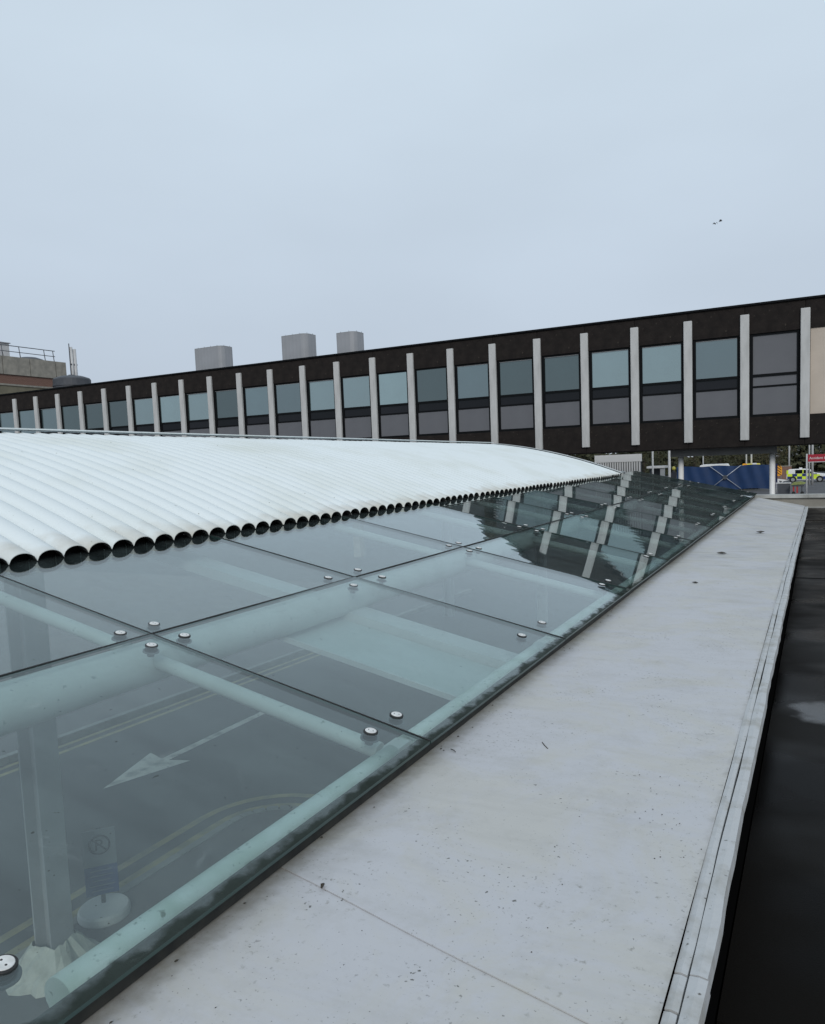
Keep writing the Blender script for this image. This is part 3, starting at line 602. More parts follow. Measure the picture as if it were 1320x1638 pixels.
# ------------------------------------------------------------------ office building bridging the road
FY = 26.8; SP = 1.70444; FX0 = -37.875
off = thing('office_building', 'long dark office block with pale vertical fins and blue-grey windows', 'building', (0, 0, 0))
I0 = -7
xl = FX0 + I0 * SP; xr = 14.0
bx((xl, FY + 0.30, 4.66), (xr, FY + 8, 8.98), 'wall_core', M['fascia'], off)
bx((xl - 0.1, FY - 0.06, 9.0), (xr, FY + 8.9, 9.06), 'roof_edge', M['frame'], off)
bx((xl, FY + 0.02, 4.60), (xr, FY + 8, 4.655), 'soffit', M['fascia'], off)
FIN = MB().box((-0.13, -0.085, 4.81), (0.13, 0.03, 8.73)).mesh('fin', M['fin'])
bmf = bmesh.new(); bmf.from_mesh(FIN); bmesh.ops.bevel(bmf, geom=list(bmf.edges), offset=0.012, segments=1, affect='EDGES'); bmf.to_mesh(FIN); bmf.free()
FASC = MB().box((-SP / 2 + 0.006, 0.0, 8.12), (SP / 2 - 0.006, 0.28, 8.995)).mesh('fascia_panel', M['fascia'])
BASE = MB().box((-SP / 2 + 0.006, 0.0, 4.62), (SP / 2 - 0.006, 0.28, 5.53)).mesh('base_panel', M['fascia'])
def frame_mesh():
    mb = MB(); w = SP / 2 - 0.10; a, b = 0.04, 0.17
    for z0, z1 in ((8.055, 8.115), (6.78, 6.86), (6.44, 6.50), (5.535, 5.61)): mb.box((-w, a, z0), (w, b, z1))
    for s in (-1, 1): mb.box((min(s * w, s * (w - 0.13)), a + 0.003, 5.54), (max(s * w, s * (w - 0.13)), b - 0.003, 8.11))
    return mb.mesh('window_frame', M['frame'])
FRM = frame_mesh()
def panel_mesh(name, z0, z1, m, inset=0.0):
    w = SP / 2 - 0.232; return MB().box((-w, 0.075 + inset, z0), (w, 0.14, z1)).mesh(name, m)
PANEU = {k: panel_mesh('window_pane', 6.862, 8.053, M[k]) for k in ('win_bright', 'win_mid', 'win_dark')}
VENT = panel_mesh('vent_pane', 6.502, 6.778, M['vent'])
SPAN = panel_mesh('spandrel_panel', 5.612, 6.438, M['spandrel'], -0.02)
SOLU = panel_mesh('solid_panel', 6.862, 8.053, M['spandrel']); SOLM = panel_mesh('solid_panel', 6.502, 6.778, M['spandrel'])
BEAD = MB().box((-SP / 2 + 0.235, 0.05, 8.036), (SP / 2 - 0.235, 0.072, 8.052)).mesh('head_bead', M['grey'])
look = 'MMDDDBBBKMMBBBDMDDBBM'
rw = random.Random(21)
for i in range(I0, 30):
    xf = FX0 + i * SP; xc = xf + SP / 2
    if xf < xr - 0.3 and i <= 22: link('fin', FIN, off, (xf, FY, 0))
    link('fascia_panel', FASC, off, (xc, FY, 0)); link('base_panel', BASE, off, (xc, FY + 0.002, 0))
    if i > 21: continue
    fr = link('window', FRM, off, (xc, FY, 0))
    if i == 21:
        link('solid_panel', SOLU, fr); link('solid_panel', SOLM, fr)
    else:
        ch = look[i] if 0 <= i < len(look) else rw.choice('MBD')
        p = link('window_pane', PANEU[{'B': 'win_bright', 'M': 'win_mid', 'D': 'win_dark', 'K': 'win_dark'}[ch]], fr)
        p.rotation_euler = (rw.uniform(-0.004, 0.004), 0, rw.uniform(-0.006, 0.006))
        link('vent_pane', VENT, fr); link('head_bead', BEAD, fr)
    link('spandrel_panel', SPAN, fr)
bx((FX0 + 22 * SP + 0.14, FY + 0.03, 5.532), (xr, FY + 0.2, 8.118), 'beige_wall', M['beige'], off)
for x in (-20, -13, 4.2, 9):
    bx((x - 0.2, FY + 5, 0), (x + 0.2, FY + 5.4, 4.6), 'support_column', M['concrete'], off)
# plant housings on the roof: ribbed sheet with one rounded corner
def housing(x0, x1, y, h, label):
    d = 0.9; r = 0.35; t = thing('roof_plant_housing', label, 'roof vent', ((x0 + x1) / 2, y, 9.06), group='ribbed housings on the office roof')
    w = (x1 - x0) / 2; out = [(-w, d), (-w, 0)]; n = 8
    out += [(w - r + r * math.sin(math.pi / 2 * k / n), r - r * math.cos(math.pi / 2 * k / n)) for k in range(n + 1)] + [(w, d)]
    path = [Vector((a, b, 0)) for a, b in out]; mb = MB(); rib = 0.16; prev = None; cum = 0
    pts = []
    for a, b in zip(path, path[1:]):
        ln = (b - a).length; m_ = max(1, round(ln / 0.08))
        for j in range(m_): pts.append(a + (b - a) * j / m_)
    pts.append(path[-1])
    nrm = []
    for j, p in enumerate(pts):
        dd = (pts[min(j + 1, len(pts) - 1)] - pts[max(j - 1, 0)]).normalized(); s = Vector((dd.y, -dd.x, 0)); nrm.append(p + s * (0.007 if j % 3 == 0 else 0))
    for a, b in zip(nrm, nrm[1:]): mb.poly((a, b, b + Vector((0, 0, h)), a + Vector((0, 0, h))))
    mb.build('ribbed_sheet', M['cladding'], t)
    mb = MB(); mb.prism([(p.x, p.y, h + 0.0) for p in nrm], (0, 0, 0.05)); mb.build('cap', M['grey'], t)
    for j in range(2, len(nrm) - 1, 6):
        p = nrm[j]; MB().tube([(p.x, p.y + 0.04, h + 0.04), (p.x, p.y + 0.04, h + 0.10)], 0.010, 5).build('cap_bolt', M['dark_grey'], t)
    MB().box((-w, d - 0.02, 0), (w, d, h)).build('back_sheet', M['cladding'], t)
housing(-31.75, -29.75, 34, 2.42, 'grey ribbed roof housing furthest left, the widest of the three')
housing(-25.55, -23.95, 34, 2.45, 'tall grey ribbed roof housing in the middle of the three')
housing(-22.04, -20.95, 34, 2.22, 'narrow grey ribbed roof housing furthest right of the three')
mb = MB(); mb.box((-27.6, FY + 2, 9.062), (-25.2, FY + 5, 9.24)); tag(mb.build('roof_hatch', M['dark_grey']), 'low dark upstand on the roof edge beside the middle housing', 'roof hatch')
t = thing('water_tank', 'dark rounded tank standing on the left end of the office roof', 'tank', (-43.0, 34.6, 9.06))
mb = MB(); lathe(mb, [(1.15, 0), (1.15, 1.25), (1.19, 1.26), (1.19, 1.36), (1.15, 1.37), (1.15, 1.70), (1.08, 1.79), (0.7, 1.92), (0.15, 1.96)], 28); mb.build('tank_body', M['dark_grey'], t)
mb = MB(); lathe(mb, [(0.2, 1.95), (0.2, 2.02)], 14); mb.build('lid', M['dark_grey'], t)

# ------------------------------------------------------------------ brick and concrete building far left
lb = thing('brick_building', 'brick block with stained concrete parapet and roof railing at far left', 'building', (-60, 0, 0))
bx((-14, 20, 0), (-0.02, 47.7, 12.3), 'lower_wall', M['olive'], lb)
bx((-14, 20, 12.3), (-0.35, 47.6, 14.5), 'upper_core', M['mortar'], lb)
bx((-0.34, 20, 12.30), (0.05, 47.75, 12.44), 'string_course', M['concrete'], lb)
PP = 2.53; yj = 46.62
ys = [yj - PP * k for k in range(-1, 10)]
for a in ys:
    y0 = a - PP + 0.03; y1 = min(a - 0.03, 47.68)
    if y0 >= 47.6: continue
    bx((-0.3, y0, 13.22), (0.10, y1, 14.72), 'parapet_panel', M['concrete'], lb)
bx((-0.4, 47.5, 13.22), (-0.301, 47.6, 14.7), 'end_return', M['concrete'], lb)
BR = MB().box((0, -0.106, -0.033), (0.035, 0.106, 0.033)).mesh('brick', M['brick'])
nb = 0; rest = MB()
for r_ in range(9):
    zc = 12.475 + 0.0825 * r_ + 0.02
    y = 47.6 - (0.11 if r_ % 2 else 0.22); 
    while y > 38.0:
        if y > 41.0 and nb < 300: link('brick', BR, lb, (-0.345 + rw.uniform(0, 0.006) + 0.3, y, zc)); nb += 1
        else: rest.box((-0.045, y - 0.106, zc - 0.033), (-0.01, y + 0.106, zc + 0.033))
        y -= 0.225
o = rest.build('brickwork', M['brick'], lb); tag(o, kind='stuff')
bx((-0.3, 20, 12.44), (-0.042, 47.6, 13.22), 'mortar_bed', M['mortar'], lb)
rl = thing('roof_railing', 'thin dark guard railing along the concrete parapet roof', 'railing', (-60.4, 0, 14.72))
MB().tube([(0, 30, 0.98), (0, 47.0, 0.98)], 0.035, 8).build('top_rail', M['rail'], rl); MB().tube([(0, 30, 0.5), (0, 47.0, 0.5)], 0.03, 8).build('middle_rail', M['rail'], rl)
for y in (46.9, 46.0, 43.6, 42.0, 39.5): MB().tube([(0, y, 0), (0, y - 0.1, 0.98)], 0.035, 8).build('post', M['rail'], rl)
fl = thing('flue_pipes', 'pair of slim pale flue pipes rising beside the concrete parapet', 'flue', (-59.6, 48.15, 11.5))
MB().tube([(0, -0.05, 0), (0, -0.05, 4.6)], 0.13, 12).build('flue_pipe', M['lightgrey'], fl); MB().tube([(0, 0.28, 0), (0, 0.28, 4.45)], 0.16, 12).build('flue_pipe', M['lightgrey'], fl)
MB().box((-0.1, -0.2, 3.0), (0.1, 0.45, 3.12)).build('bracket', M['dark_grey'], fl); MB().tube([(0, -0.24, 0.5), (0, -0.24, 4.9)], 0.04, 6).build('rod', M['dark_grey'], fl)
t = thing('roof_plant_box', 'pale grey plant box behind the roof railing', 'plant box', (-64, 43.2, 14.5)); MB().box((-1.5, -4, 0), (1.5, 0.9, 1.75)).build('casing', M['lightgrey'], t); MB().box((-1.6, -4.1, 1.75), (1.6, 1.0, 1.82)).build('lid', M['grey'], t)
t = thing('roof_dome', 'low dark domed rooflight behind the railing', 'rooflight', (-63, 46.3, 14.5)); mb = MB(); lathe(mb, [(1.5, 0), (1.5, 0.35), (1.2, 0.62), (0.7, 0.8), (0.1, 0.85)], 24); mb.build('dome', M['dark_grey'], t); mb = MB(); lathe(mb, [(1.6, 0), (1.6, 0.12)], 24); mb.build('kerb_ring', M['grey'], t)

# ------------------------------------------------------------------ under the office block
pf = thing('portal_frame', 'grey beam on two white posts under the office block', 'frame', (0, 27.6, 0))
bx((-4.45, 27.3, 4.36), (-1.2, 27.95, 4.598), 'beam', M['beam'], pf)
for x in (-4.16, -1.32): MB().tube([(x, 0.05, 0), (x, 0.05, 4.36)], 0.088, 16).build('post', M['white'], pf)
for o in pf.children:
    if o.name.startswith('beam'): o.location = (0, -27.6, 0)
lf = thing('louvred_screen', 'white louvred enclosure with vertical bars beyond the office block', 'screen', (-8.75, 44, 0))
MB().box((-2.6, 0, 4.10), (0.02, 0.16, 4.52)).build('head_panel', M['white'], lf)
for k in range(19):
    x = -2.56 + k * 0.135; MB().box((x, 0.02, 0), (x + 0.08, 0.12, 4.10)).build('bar', M['white'], lf)
MB().box((-2.6, 0.2, 0), (0.0, 0.25, 4.09)).build('backing', M['dark_grey'], lf)
for x, y, r_, lab in ((-8.3, 45, 0.05, 'slim pale post standing alone left of the portal frame'), (-8.05, 49, 0.075, 'thicker grey post just left of the portal frame')):
    t = thing('steel_post', lab, 'post', (x, y, 0)); MB().tube([(0, 0, 0), (0, 0, 6)], r_, 12).build('shaft', M['lightgrey'], t); MB().box((-r_ * 1.6, -r_ * 1.6, 0), (r_ * 1.6, r_ * 1.6, 0.03)).build('base_plate', M['grey'], t)
t = thing('shelter', 'low dark shelter with white flat roof under the office block', 'shelter', (-11.2, 62, 0))
MB().box((-0.7, 0, 3.36), (0.65, 2, 3.52)).build('roof_slab', M['lightgrey'], t); MB().box((0.3, 0.1, 0), (0.6, 0.5, 3.36)).build('pillar', M['grey'], t); MB().box((-0.7, 1.2, 0), (0.3, 1.4, 3.36)).build('back_panel', M['dark_grey'], t)

# blue incident screens
bs = thing('blue_screen', 'long blue fabric screen with crossed poles beyond the posts', 'screen', (0, 92, 0))
mb = MB(); mb.grid(lambda u, v: (-14.3 + 9.6 * u, 0.06 * math.sin(u * 21) + 0.05 * math.sin(u * 47 + 4 * v), 0.25 + 2.6 * v + 0.05 * math.sin(u * 17)), 60, 8); mb.build('fabric', M['blue_sheet'], bs)
mb = MB(); mb.grid(lambda u, v: (-4.68 + 0.75 * u, 0.02 + 0.9 * u, 0.2 + 2.7 * v), 6, 6); mb.build('end_fabric', M['navy_sheet'], bs)
for (xa, za, xb, zb) in ((-10.75, 2.84, -7.55, 0.3), (-7.55, 2.84, -10.75, 0.3)): MB().tube([(xa, -0.16, za), (xb, -0.16, zb)], 0.036, 8).build('cross_pole', M['alu'], bs)
MB().tube([(-9.15, -0.26, 1.57), (-9.15, -0.10, 1.57)], 0.24, 14).build('hub', M['dark_grey'], bs)
for x in (-14.25, -10.8, -7.5, -4.7): MB().tube([(x, 0.2, 0), (x, 0.2, 2.86)], 0.04, 8).build('leg', M['alu'], bs)

bp_ = thing('beacon_post', 'dark post topped by a round yellow lamp left of the blue screen', 'beacon', (-9.55, 60, 0))
MB().tube([(0, 0, 0), (0, 0, 3.2)], 0.06, 10).build('shaft', M['darkcloth'], bp_)
mb = MB(); lathe(mb, [(0.05, 3.20), (0.09, 3.23), (0.13, 3.30), (0.135, 3.36), (0.11, 3.44), (0.05, 3.49), (0.01, 3.50)], 16); mb.build('globe', M['globe'], bp_)
MB().box((-0.2, -0.06, 2.0), (0.2, 0.06, 3.05)).build('plate', M['darkcloth'], bp_)

# ------------------------------------------------------------------ vehicles
def wheel(t, x, y, r=0.36):
    w = MB(); w.tube([(x, y - 0.11, r), (x, y + 0.11, r)], r, 22); wo = w.build('wheel', M['tyre'], t)
    MB().tube([(x, y - 0.125, r), (x, y - 0.112, r)], r * 0.62, 14).build('rim', M['grey'], wo)
def police_car():
    t = thing('police_car', 'police estate car with blue and yellow checked sides parked beyond the building', 'car', (-3.72, 113, 0))
    prof = [(0.0, 0.45), (0.02, 1.05), (0.16, 1.62), (0.36, 1.72), (2.3, 1.74), (2.75, 1.66), (3.45, 1.16), (4.55, 1.02), (4.80, 0.85), (4.83, 0.42), (4.35, 0.30), (0.3, 0.30)]
    mb = MB(); n = len(prof); w = 0.92
    def ring(y, k): return [(x if k == 0 else 0.06 + x * 0.985, y, z) for x, z in prof]
    mb.prism([(x, 0, z) for x, z in prof], (0, 1.84, 0)); o = mb.build('body', M['white'], t)
    bm = bmesh.new(); bm.from_mesh(o.data); bmesh.ops.bevel(bm, geom=list(bm.edges), offset=0.06, segments=2, affect='EDGES'); bm.to_mesh(o.data); bm.free()
    for pts in ([(0.25, 1.15), (0.38, 1.6), (0.95, 1.62), (0.95, 1.15)], [(1.05, 1.15), (1.05, 1.63), (1.9, 1.64), (1.9, 1.15)], [(2.02, 1.15), (2.02, 1.63), (2.55, 1.60), (3.2, 1.15)]):
        MB().prism([(x, -0.012, z) for x, z in pts], (0, 0.02, 0)).build('side_window', M['white'] if pts[0][0] < 0.3 else M['carglass'], t)
    MB().prism([(2.85, 0.15, 1.60), (2.85, 1.69, 1.60), (3.40, 1.69, 1.22), (3.40, 0.15, 1.22)], (0.03, 0, 0.03)).build('windscreen', M['carglass'], t)
    cols = [0.12, 0.70, 1.28, 1.86, 2.44, 3.02, 3.60]
    for r_, (za, zb) in enumerate(((0.78, 1.12), (0.42, 0.77))):
        for k, (xa, xb) in enumerate(zip(cols, cols[1:])):
            MB().box((xa, -0.016 - 0.001 * r_, za), (xb - 0.004, 0.004, zb)).build('check_square', M['hivis'] if (k + r_) % 2 == 0 else M['police_blue'], t)
    MB().box((0.02, -0.02, 1.13), (0.24, 0.004, 1.6)).build('rear_pillar', M['hivis'], t); MB().box((1.91, -0.02, 1.13), (2.01, 0.004, 1.68)).build('door_pillar', M['hivis'], t)
    MB().box((3.62, -0.018, 0.36), (4.6, 0.004, 0.72)).build('lower_sill', M['police_blue'], t); MB().box((3.05, -0.019, 0.80), (3.9, 0.004, 1.0)).build('wing_panel', M['hivis'], t)
    MB().box((1.5, 0.35, 1.75), (1.85, 1.5, 1.90)).build('light_bar', M['white'], t)
    for x in (0.78, 3.92):
        MB().tube([(x, -0.022, 0.38), (x, 0.03, 0.38)], 0.43, 20).build('wheel_arch', M['tyre'], t); wheel(t, x, 0.06)
    MB().box((4.72, 0.15, 0.68), (4.85, 0.5, 0.82)).build('headlight', M['lightgrey'], t)
    return t
police_car()
# striped tail board of a second police vehicle, standing just left of the car
cv = thing('chevron_board', 'orange and black striped board standing behind the checked car', 'board', (-4.55, 111.5, 0), 0.0)
mb = MB(); pts = [(0.38 * math.copysign(abs(math.cos(a)) ** 0.55, math.cos(a)), 0, 1.62 + 0.66 * math.copysign(abs(math.sin(a)) ** 0.55, math.sin(a))) for a in [2 * math.pi * k / 24 for k in range(24)]]
mb.prism(pts, (0, 0.04, 0)); mb.build('plate', M['orange'], cv)
for k in range(4):
    zc = 1.12 + 0.34 * k; MB().prism([(-0.27, -0.012, zc + 0.30), (-0.27, -0.012, zc + 0.42), (0.27, -0.012, zc - 0.02), (0.27, -0.012, zc - 0.14)], (0, 0.01, 0)).build('stripe', M['stripe'], cv)
for x in (-0.25, 0.25): MB().tube([(x, 0.06, 0), (x, 0.06, 1.4)], 0.03, 8).build('leg', M['grey'], cv)
# white vehicle behind the screen
wv = thing('parked_van', 'white van behind the blue screen with only its roof showing', 'van', (-10.6, 95, 0))
mb = MB(); mb.prism([(-1.6, 0, 0.4), (-1.6, 0, 2.9), (-1.3, 0, 3.0), (1.3, 0, 3.02), (2.1, 0, 1.7), (2.9, 0, 1.4), (2.95, 0, 0.4)], (0, 1.9, 0)); mb.build('body', M['white'], wv)
for x in (-0.9, 2.1): wheel(wv, x, 0.05, 0.34)
MB().prism([(1.45, -0.012, 1.75), (1.45, -0.012, 2.6), (1.58, -0.012, 2.6), (2.0, -0.012, 1.75)], (0, 0.01, 0)).build('side_window', M['carglass'], wv)
am = thing('ambulance', 'yellow ambulance behind the blue screen with only its roof showing', 'ambulance', (-6.95, 96, 0))
mb = MB(); mb.prism([(-0.95, 0, 0.4), (-0.95, 0, 2.45), (-0.75, 0, 2.86), (0.75, 0, 2.86), (0.95, 0, 2.45), (0.95, 0, 0.4)], (0, 5.2, 0)); mb.build('body', M['yellow'], am)
MB().box((0.30, -0.03, 2.62), (0.72, 0.3, 2.98)).build('light_bar', M['white'], am); MB().box((-0.72, -0.03, 2.62), (-0.30, 0.3, 2.95)).build('light_bar', M['orange'], am)
for x in (-0.8, 0.8):
    for y in (0.8, 4.2): MB().tube([(x - 0.1, y, 0.36), (x + 0.1, y, 0.36)], 0.36, 18).build('wheel', M['tyre'], am)
MB().box((-0.7, -0.015, 1.4), (0.7, 0.01, 2.3)).build('rear_window', M['carglass'], am)
# bits on the tarmac by the parapet
tb = thing('utility_cabinet', 'dark green utility cabinet with pale lid just beyond the parapet', 'cabinet', (-2.95, 84, 0))
MB().box((-0.55, 0, 0), (0.5, 0.6, 1.05)).build('body', M['dark_grey'], tb); MB().box((-0.75, -0.05, 1.05), (0.6, 0.65, 1.15)).build('lid', M['lightgrey'], tb); MB().tube([(-0.68, 0.05, 0), (-0.68, 0.05, 1.05)], 0.03, 6).build('stay', M['lightgrey'], tb)
tr = thing('hand_trolley', 'yellow topped trolley with red legs just beyond the parapet', 'trolley', (-1.75, 83, 0))
MB().prism([(-0.6, 0, 0.95), (-0.35, 0, 1.2), (0.3, 0, 1.27), (0.75, 0, 1.12), (0.5, 0, 1.0)], (0, 0.7, 0)).build('tarpaulin', M['tarp'], tr)
MB().box((-0.5, 0.05, 0.8), (0.55, 0.65, 0.95)).build('tray', M['dark_grey'], tr)
for x in (-0.42, -0.1): MB().box((x, 0.1, 0.15), (x + 0.14, 0.25, 0.8)).build('leg', M['red'], tr)
for x in (-0.35, 0.4): MB().tube([(x, 0.0, 0.16), (x, 0.1, 0.16)], 0.16, 14).build('wheel', M['tyre'], tr)
MB().box((0.3, 0.1, 0.3), (0.42, 0.25, 0.8)).build('leg', M['dark_grey'], tr)
ws = thing('folded_sign', 'white triangular folding sign on the ground below the striped board', 'sign', (-3.6, 96, 0))
MB().prism([(-0.75, 0, 1.18), (0.65, 0, 0.95), (0.1, 0, 0.82), (-0.15, 0, 0.25)], (0, 0.05, 0)).build('panel', M['white'], ws); MB().prism([(-0.32, -0.012, 0.92), (0.02, -0.012, 0.86), (-0.15, -0.012, 0.58)], (0, 0.01, 0)).build('symbol', M['dark_grey'], ws)
for x in (-0.5, 0.4): MB().tube([(x, 0.08, 0), (x, 0.08, 1.0)], 0.02, 6).build('leg', M['grey'], ws)

def text_mesh(name, body, size, m, parent, loc, rot, extr=0.004):
    cu = bpy.data.curves.new(name, 'FONT'); cu.body = body; cu.size = size; cu.extrude = extr
    o = bpy.data.objects.new(name, cu); C.objects.link(o); dg = bpy.context.evaluated_depsgraph_get()
    me = bpy.data.meshes.new_from_object(o.evaluated_get(dg)); bpy.data.objects.remove(o); me.materials.clear(); me.materials.append(m)
    q = link(name, me, parent, loc); q.rotation_euler = rot; return q
rsn = thing('red_sign', 'red hospital direction sign with white lettering on a white post', 'sign', (-0.80, 70, 0))
MB().box((0.06, 0, 3.36), (3.0, 0.06, 3.94)).build('panel', M['red_sign'], rsn)
for x in (-0.02, 2.9): MB().tube([(x, 0.08, 0), (x, 0.08, 4.0)], 0.06, 10).build('post', M['lightgrey'], rsn)
def advance(txt):
    cu = bpy.data.curves.new('measure', 'FONT'); cu.body = txt; cu.size = 0.27; o = bpy.data.objects.new('measure', cu); C.objects.link(o)
    bpy.context.view_layer.update(); w_ = max((c[0] for c in o.bound_box), default=0); bpy.data.objects.remove(o); return w_
word = 'Accident & Emergency'
for k, ch in enumerate(word):
    if ch != ' ': text_mesh('letter', ch, 0.27, M['white'], rsn, (0.16 + advance(word[:k + 1]) - advance(ch), -0.012, 3.56), (R(90), 0, 0))
MB().box((0.06, -0.004, 3.30), (3.0, 0.05, 3.357)).build('lower_edge', M['lightgrey'], rsn)
# lamp posts
def lamp(x, y, h, lab, r_=0.09):
    t = thing('street_lamp', lab, 'lamp post', (x, y, 0), group='pale lamp posts beyond the office block')
    MB().tube([(0, 0, 0), (0, 0, h * 0.5), (0, 0, h)], [r_, r_ * 0.85, r_ * 0.6], 10).build('shaft', M['lightgrey'], t); MB().tube([(0, 0, h), (0, -0.6, h + 0.15)], 0.04, 6).build('arm', M['lightgrey'], t); MB().box((-0.12, -1.1, h + 0.1), (0.12, -0.5, h + 0.22)).build('lantern', M['grey'], t)
lamp(-6.9, 98, 8, 'lamp post rising behind the right part of the blue screen', 0.11); lamp(-7.75, 102, 8, 'lamp post left of its twin behind the blue screen', 0.10); lamp(-14.7, 118, 8, 'lamp post behind the left part of the blue screen', 0.10)
lamp(-3.9, 130, 9, 'lamp post behind the checked car left of the red sign', 0.13); lamp(-0.95, 104, 9, 'slim lamp post directly above the red sign', 0.10); lamp(-0.62, 104.5, 9, 'stout lamp post above the red sign', 0.14)

# ------------------------------------------------------------------ trees and far background
def tree(x, y, h, r_, seed, leafm, label, base=0.8, n=1500):
    rt = random.Random(seed); t = thing('tree', label, 'tree', (x, y, 0), group='dark trees beyond the road')
    mb = MB(); mb.tube([(0, 0, 0), (0.1, 0, h * 0.25), (-0.05, 0.1, h * 0.55), (0.1, 0, h * 0.85)], [0.22, 0.17, 0.11, 0.04], 9)
    for k in range(7):
        a = rt.uniform(0, 6.28); z0 = h * rt.uniform(0.2, 0.6); L_ = r_ * rt.uniform(0.5, 0.9)
        mb.tube([(0, 0, z0), (L_ * 0.5 * math.cos(a), L_ * 0.5 * math.sin(a), z0 + 0.3 * L_), (L_ * math.cos(a), L_ * math.sin(a), z0 + 0.5 * L_)], [0.08, 0.05, 0.02], 6)
    mb.build('trunk', M['bark'], t)
    cl = [(rt.gauss(0, r_ * 0.45), rt.gauss(0, r_ * 0.45), base + (h - base) * rt.random() ** 0.9, rt.uniform(0.5, 1.1)) for _ in range(34)]
    mb = MB()
    for _ in range(n):
        cx, cy, cz, cr = rt.choice(cl); d = Vector((rt.gauss(0, 1), rt.gauss(0, 1), rt.gauss(0, 1))).normalized() * cr * rt.random() ** 0.4
        p = Vector((cx, cy, cz)) + d; p.z = max(0.25, p.z)
        a = Vector((rt.gauss(0, 1), rt.gauss(0, 1), rt.gauss(0, 1))).normalized(); b = a.orthogonal().normalized(); s = rt.uniform(0.09, 0.22)
        mb.poly((p - a * s, p - b * s * 0.6, p + a * s, p + b * s * 0.6))
    mb.build('crown', leafm, t)
spots = [(-33, 132, 8, 3.2), (-27, 138, 9, 3.4), (-22.5, 127, 7.5, 3.0), (-18, 133, 8.5, 3.3), (-13.2, 126, 7, 3.0), (-9.2, 131, 8, 3.2), (-6.6, 138, 8.5, 2.6), (1.5, 140, 8, 3.0)]
where = ['furthest left of the row', 'second from the left of the row', 'third from the left of the row', 'left of the blue screen', 'behind the left of the blue screen', 'behind the middle of the blue screen', 'behind the right end of the blue screen', 'behind the red sign']
for k, (x, y, h, r_) in enumerate(spots):
    tree(x, y, h, r_, 40 + k, M['leaf2'] if k in (3, 5, 6) else M['leaf'], ('olive leaved' if k in (3, 5, 6) else 'dark green') + ' tree ' + where[k], 0.5 if k < 6 else 1.6)
mb = MB(); rt = random.Random(77)
for _ in range(26000):
    x = rt.uniform(-90, 60); y = 165 + rt.gauss(0, 3); hh = 6.5 + 2.0 * math.sin(x * 0.35) + 1.5 * math.sin(x * 0.13 + 2); z = rt.uniform(0, 1) * hh
    if -9.5 < x < -3.0 and z > 2.4 and rt.random() < 0.6: continue
    p = Vector((x, y, z)); a = Vector((rt.gauss(0, 1), rt.gauss(0, 1), rt.gauss(0, 1))).normalized(); b = a.orthogonal().normalized(); s = rt.uniform(0.3, 0.8)
    mb.poly((p - a * s, p - b * s * 0.6, p + a * s, p + b * s * 0.6))
tag(mb.build('woodland', M['leaf']), 'dark belt of trees and shrubs closing the view beyond the car park', 'woodland', kind='stuff')
fb = thing('far_building', 'grey far building with rows of windows behind the checked car', 'building', (-5.0, 178, 0))
MB().box((-9, 0, 0), (16, 10, 9)).build('wall', M['grey'], fb); MB().box((-9.2, -0.2, 9), (16.2, 10.2, 9.3)).build('roof', M['dark_grey'], fb)
WN = MB().box((-0.8, -0.06, 0), (0.8, 0.02, 1.4)).mesh('window', M['carglass'])
for r_ in range(2):
    for k in range(9): link('window', WN, fb, (-7.6 + 2.7 * k, 0, 1.4 + 3.4 * r_))
wl = thing('low_brick_wall', 'low brown garden wall left of the checked car', 'wall', (-6.6, 124, 0))
MB().box((-4, 0, 0), (3.2, 0.3, 1.9)).build('wall_face', M['brick'], wl); MB().box((-4.05, -0.04, 1.9), (3.25, 0.34, 2.0)).build('coping', M['concrete'], wl)

# ------------------------------------------------------------------ no parking board on its round foot under the glass
sg = thing('parking_sign', 'no parking board over blue notice on round concrete foot seen through the glass', 'sign', (-6.39, 5.03, 0.052), R(50))
mb = MB(); lathe(mb, [(0.25, 0), (0.255, 0.02), (0.25, 0.07), (0.235, 0.09)], 32); mb.build('foot', M['lightgrey'], sg)
MB().tube([(0, 0.02, 0.12), (0, 0.02, 0.92)], 0.022, 10).build('pole', M['dark_grey'], sg)
MB().box((-0.155, -0.012, 0.08 + 0.14), (0.155, 0.0, 0.52)).build('blue_plate', M['sign_blue'], sg)
MB().box((-0.155, -0.012, 0.523), (0.155, 0.0, 0.90)).build('white_plate', M['sign_white'], sg)
for k, w_ in enumerate((0.10, 0.11, 0.085, 0.12, 0.10)):
    MB().box((-w_, -0.0155, 0.47 - 0.052 * k), (w_, -0.0125, 0.482 - 0.052 * k)).build('notice_line', M['notice'], sg)
mb = MB(); mb.tube([(0.095 * math.cos(a), -0.016, 0.745 + 0.095 * math.sin(a)) for a in [2 * math.pi * k / 28 for k in range(29)]], 0.010, 6); mb.build('ring', M['darkcloth'], sg)
text_mesh('letter_p', 'P', 0.17, M['darkcloth'], sg, (-0.05, -0.0125, 0.685), (R(90), 0, 0), 0.002)
MB().obox((0, -0.017, 0.745), (0.066, 0, -0.066), (0, 0.003, 0), (0.006, 0, 0.006)).build('slash', M['darkcloth'], sg)

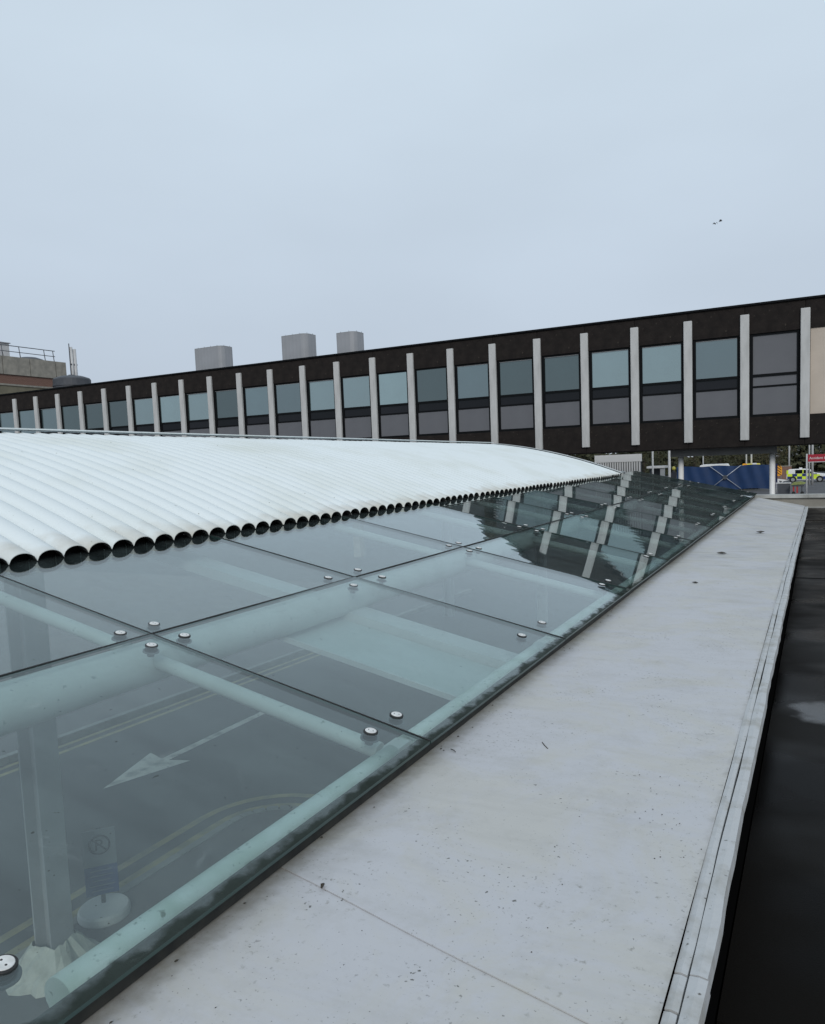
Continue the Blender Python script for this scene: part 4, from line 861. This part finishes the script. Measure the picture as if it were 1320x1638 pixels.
# ------------------------------------------------------------------ litter on the membrane, gulls
def litter(name, label, cat, x, y, sx, sy, sz, rz, seed):
    r3 = random.Random(seed); mb = MB(); n = 10
    top = [(sx * math.cos(2 * math.pi * k / n) * r3.uniform(0.6, 1.1), sy * math.sin(2 * math.pi * k / n) * r3.uniform(0.6, 1.1), r3.uniform(0.2, 1.0) * sz) for k in range(n)]
    for k in range(n): mb.poly((top[k], top[(k + 1) % n], (0, 0, sz * 1.2))); mb.poly((top[(k + 1) % n], top[k], (0, 0, 0)))
    o = mb.build(name, M['debris'], None, (x, y, strip_z(x, y) + 0.006), rz); return tag(o, label, cat)
litter('dead_leaf', 'small black curled leaf near the seam on the white roof', 'leaf', -1.157, 1.592, 0.006, 0.013, 0.010, 0.3, 1)
litter('moss_clump', 'dark moss clump halfway along the white roof', 'moss', -0.925, 8.93, 0.05, 0.03, 0.02, 0.1, 2)
litter('moss_clump', 'dark moss clump furthest along the white roof', 'moss', -0.70, 11.6, 0.07, 0.05, 0.025, 0.7, 3)
litter('moss_clump', 'dark moss clump nearest the far seam on the white roof', 'moss', -0.92, 6.85, 0.03, 0.02, 0.012, 0.4, 4)
for x, y, l, a, lab in ((-1.24, 2.60, 0.018, -0.6, 'short dark twig close to the glass edge on the white roof'), (-0.93, 2.78, 0.035, 2.2, 'thin straight twig on the white roof')):
    o = MB().tube([(-l, 0, 0), (0, 0.002, 0.001), (l, 0, 0)], 0.0016, 5).build('twig', M['debris'], None, (x, y, strip_z(x, y) + 0.0085), a); tag(o, lab, 'twig')
mb = MB(); r3 = random.Random(9)
def speck(x, y, s):
    z0 = strip_z(x, y) + 0.006; n = 5
    pts = [(x + s * math.cos(6.28 * k / n) * r3.uniform(0.6, 1.2), y + s * 1.3 * math.sin(6.28 * k / n) * r3.uniform(0.6, 1.2), z0) for k in range(n)]
    for k in range(n): mb.poly((pts[k], pts[(k + 1) % n], (x, y, z0 + s * 0.6)))
for _ in range(95): speck(r3.uniform(-1.28, -0.3), 1.0 + 8 * r3.random() ** 1.6, r3.uniform(0.0009, 0.0026))
for _ in range(30): y = r3.gauss(2.35, 0.22); speck(-0.40 + r3.gauss(0, 0.05) - 0.25 * (y - 2.3), y, r3.uniform(0.001, 0.003))
for _ in range(40): speck(r3.uniform(-1.32, -1.26), 0.9 + 8 * r3.random(), r3.uniform(0.002, 0.006))
tag(mb.build('grit', M['debris']), 'scattered dark grit and moss crumbs on the white roof', 'grit', kind='stuff')
def gull(loc, rz, sp, lab):
    t = thing('bird', lab, 'bird', loc, rz, group='birds flying over the office roof')
    MB().tube([(0, -0.22, 0), (0, -0.1, 0.02), (0, 0.1, 0.02), (0, 0.24, 0)], [0.01, 0.045, 0.04, 0.012], 8).build('body', M['bird'], t)
    for s in (-1, 1):
        MB().prism([(0, -0.08, 0.03), (s * sp * 0.5, -0.1, 0.16), (s * sp, 0.06, 0.02), (s * sp * 0.5, 0.06, 0.16), (0, 0.1, 0.03)], (0, 0, 0.015)).build('wing', M['bird'], t)
gull((-10.3, 93.8, 29.55), 0.3, 0.28, 'small dark bird in flight, the left one of two')
gull((-9.75, 93.8, 29.75), 1.1, 0.18, 'small dark bird in flight, the right one of two')
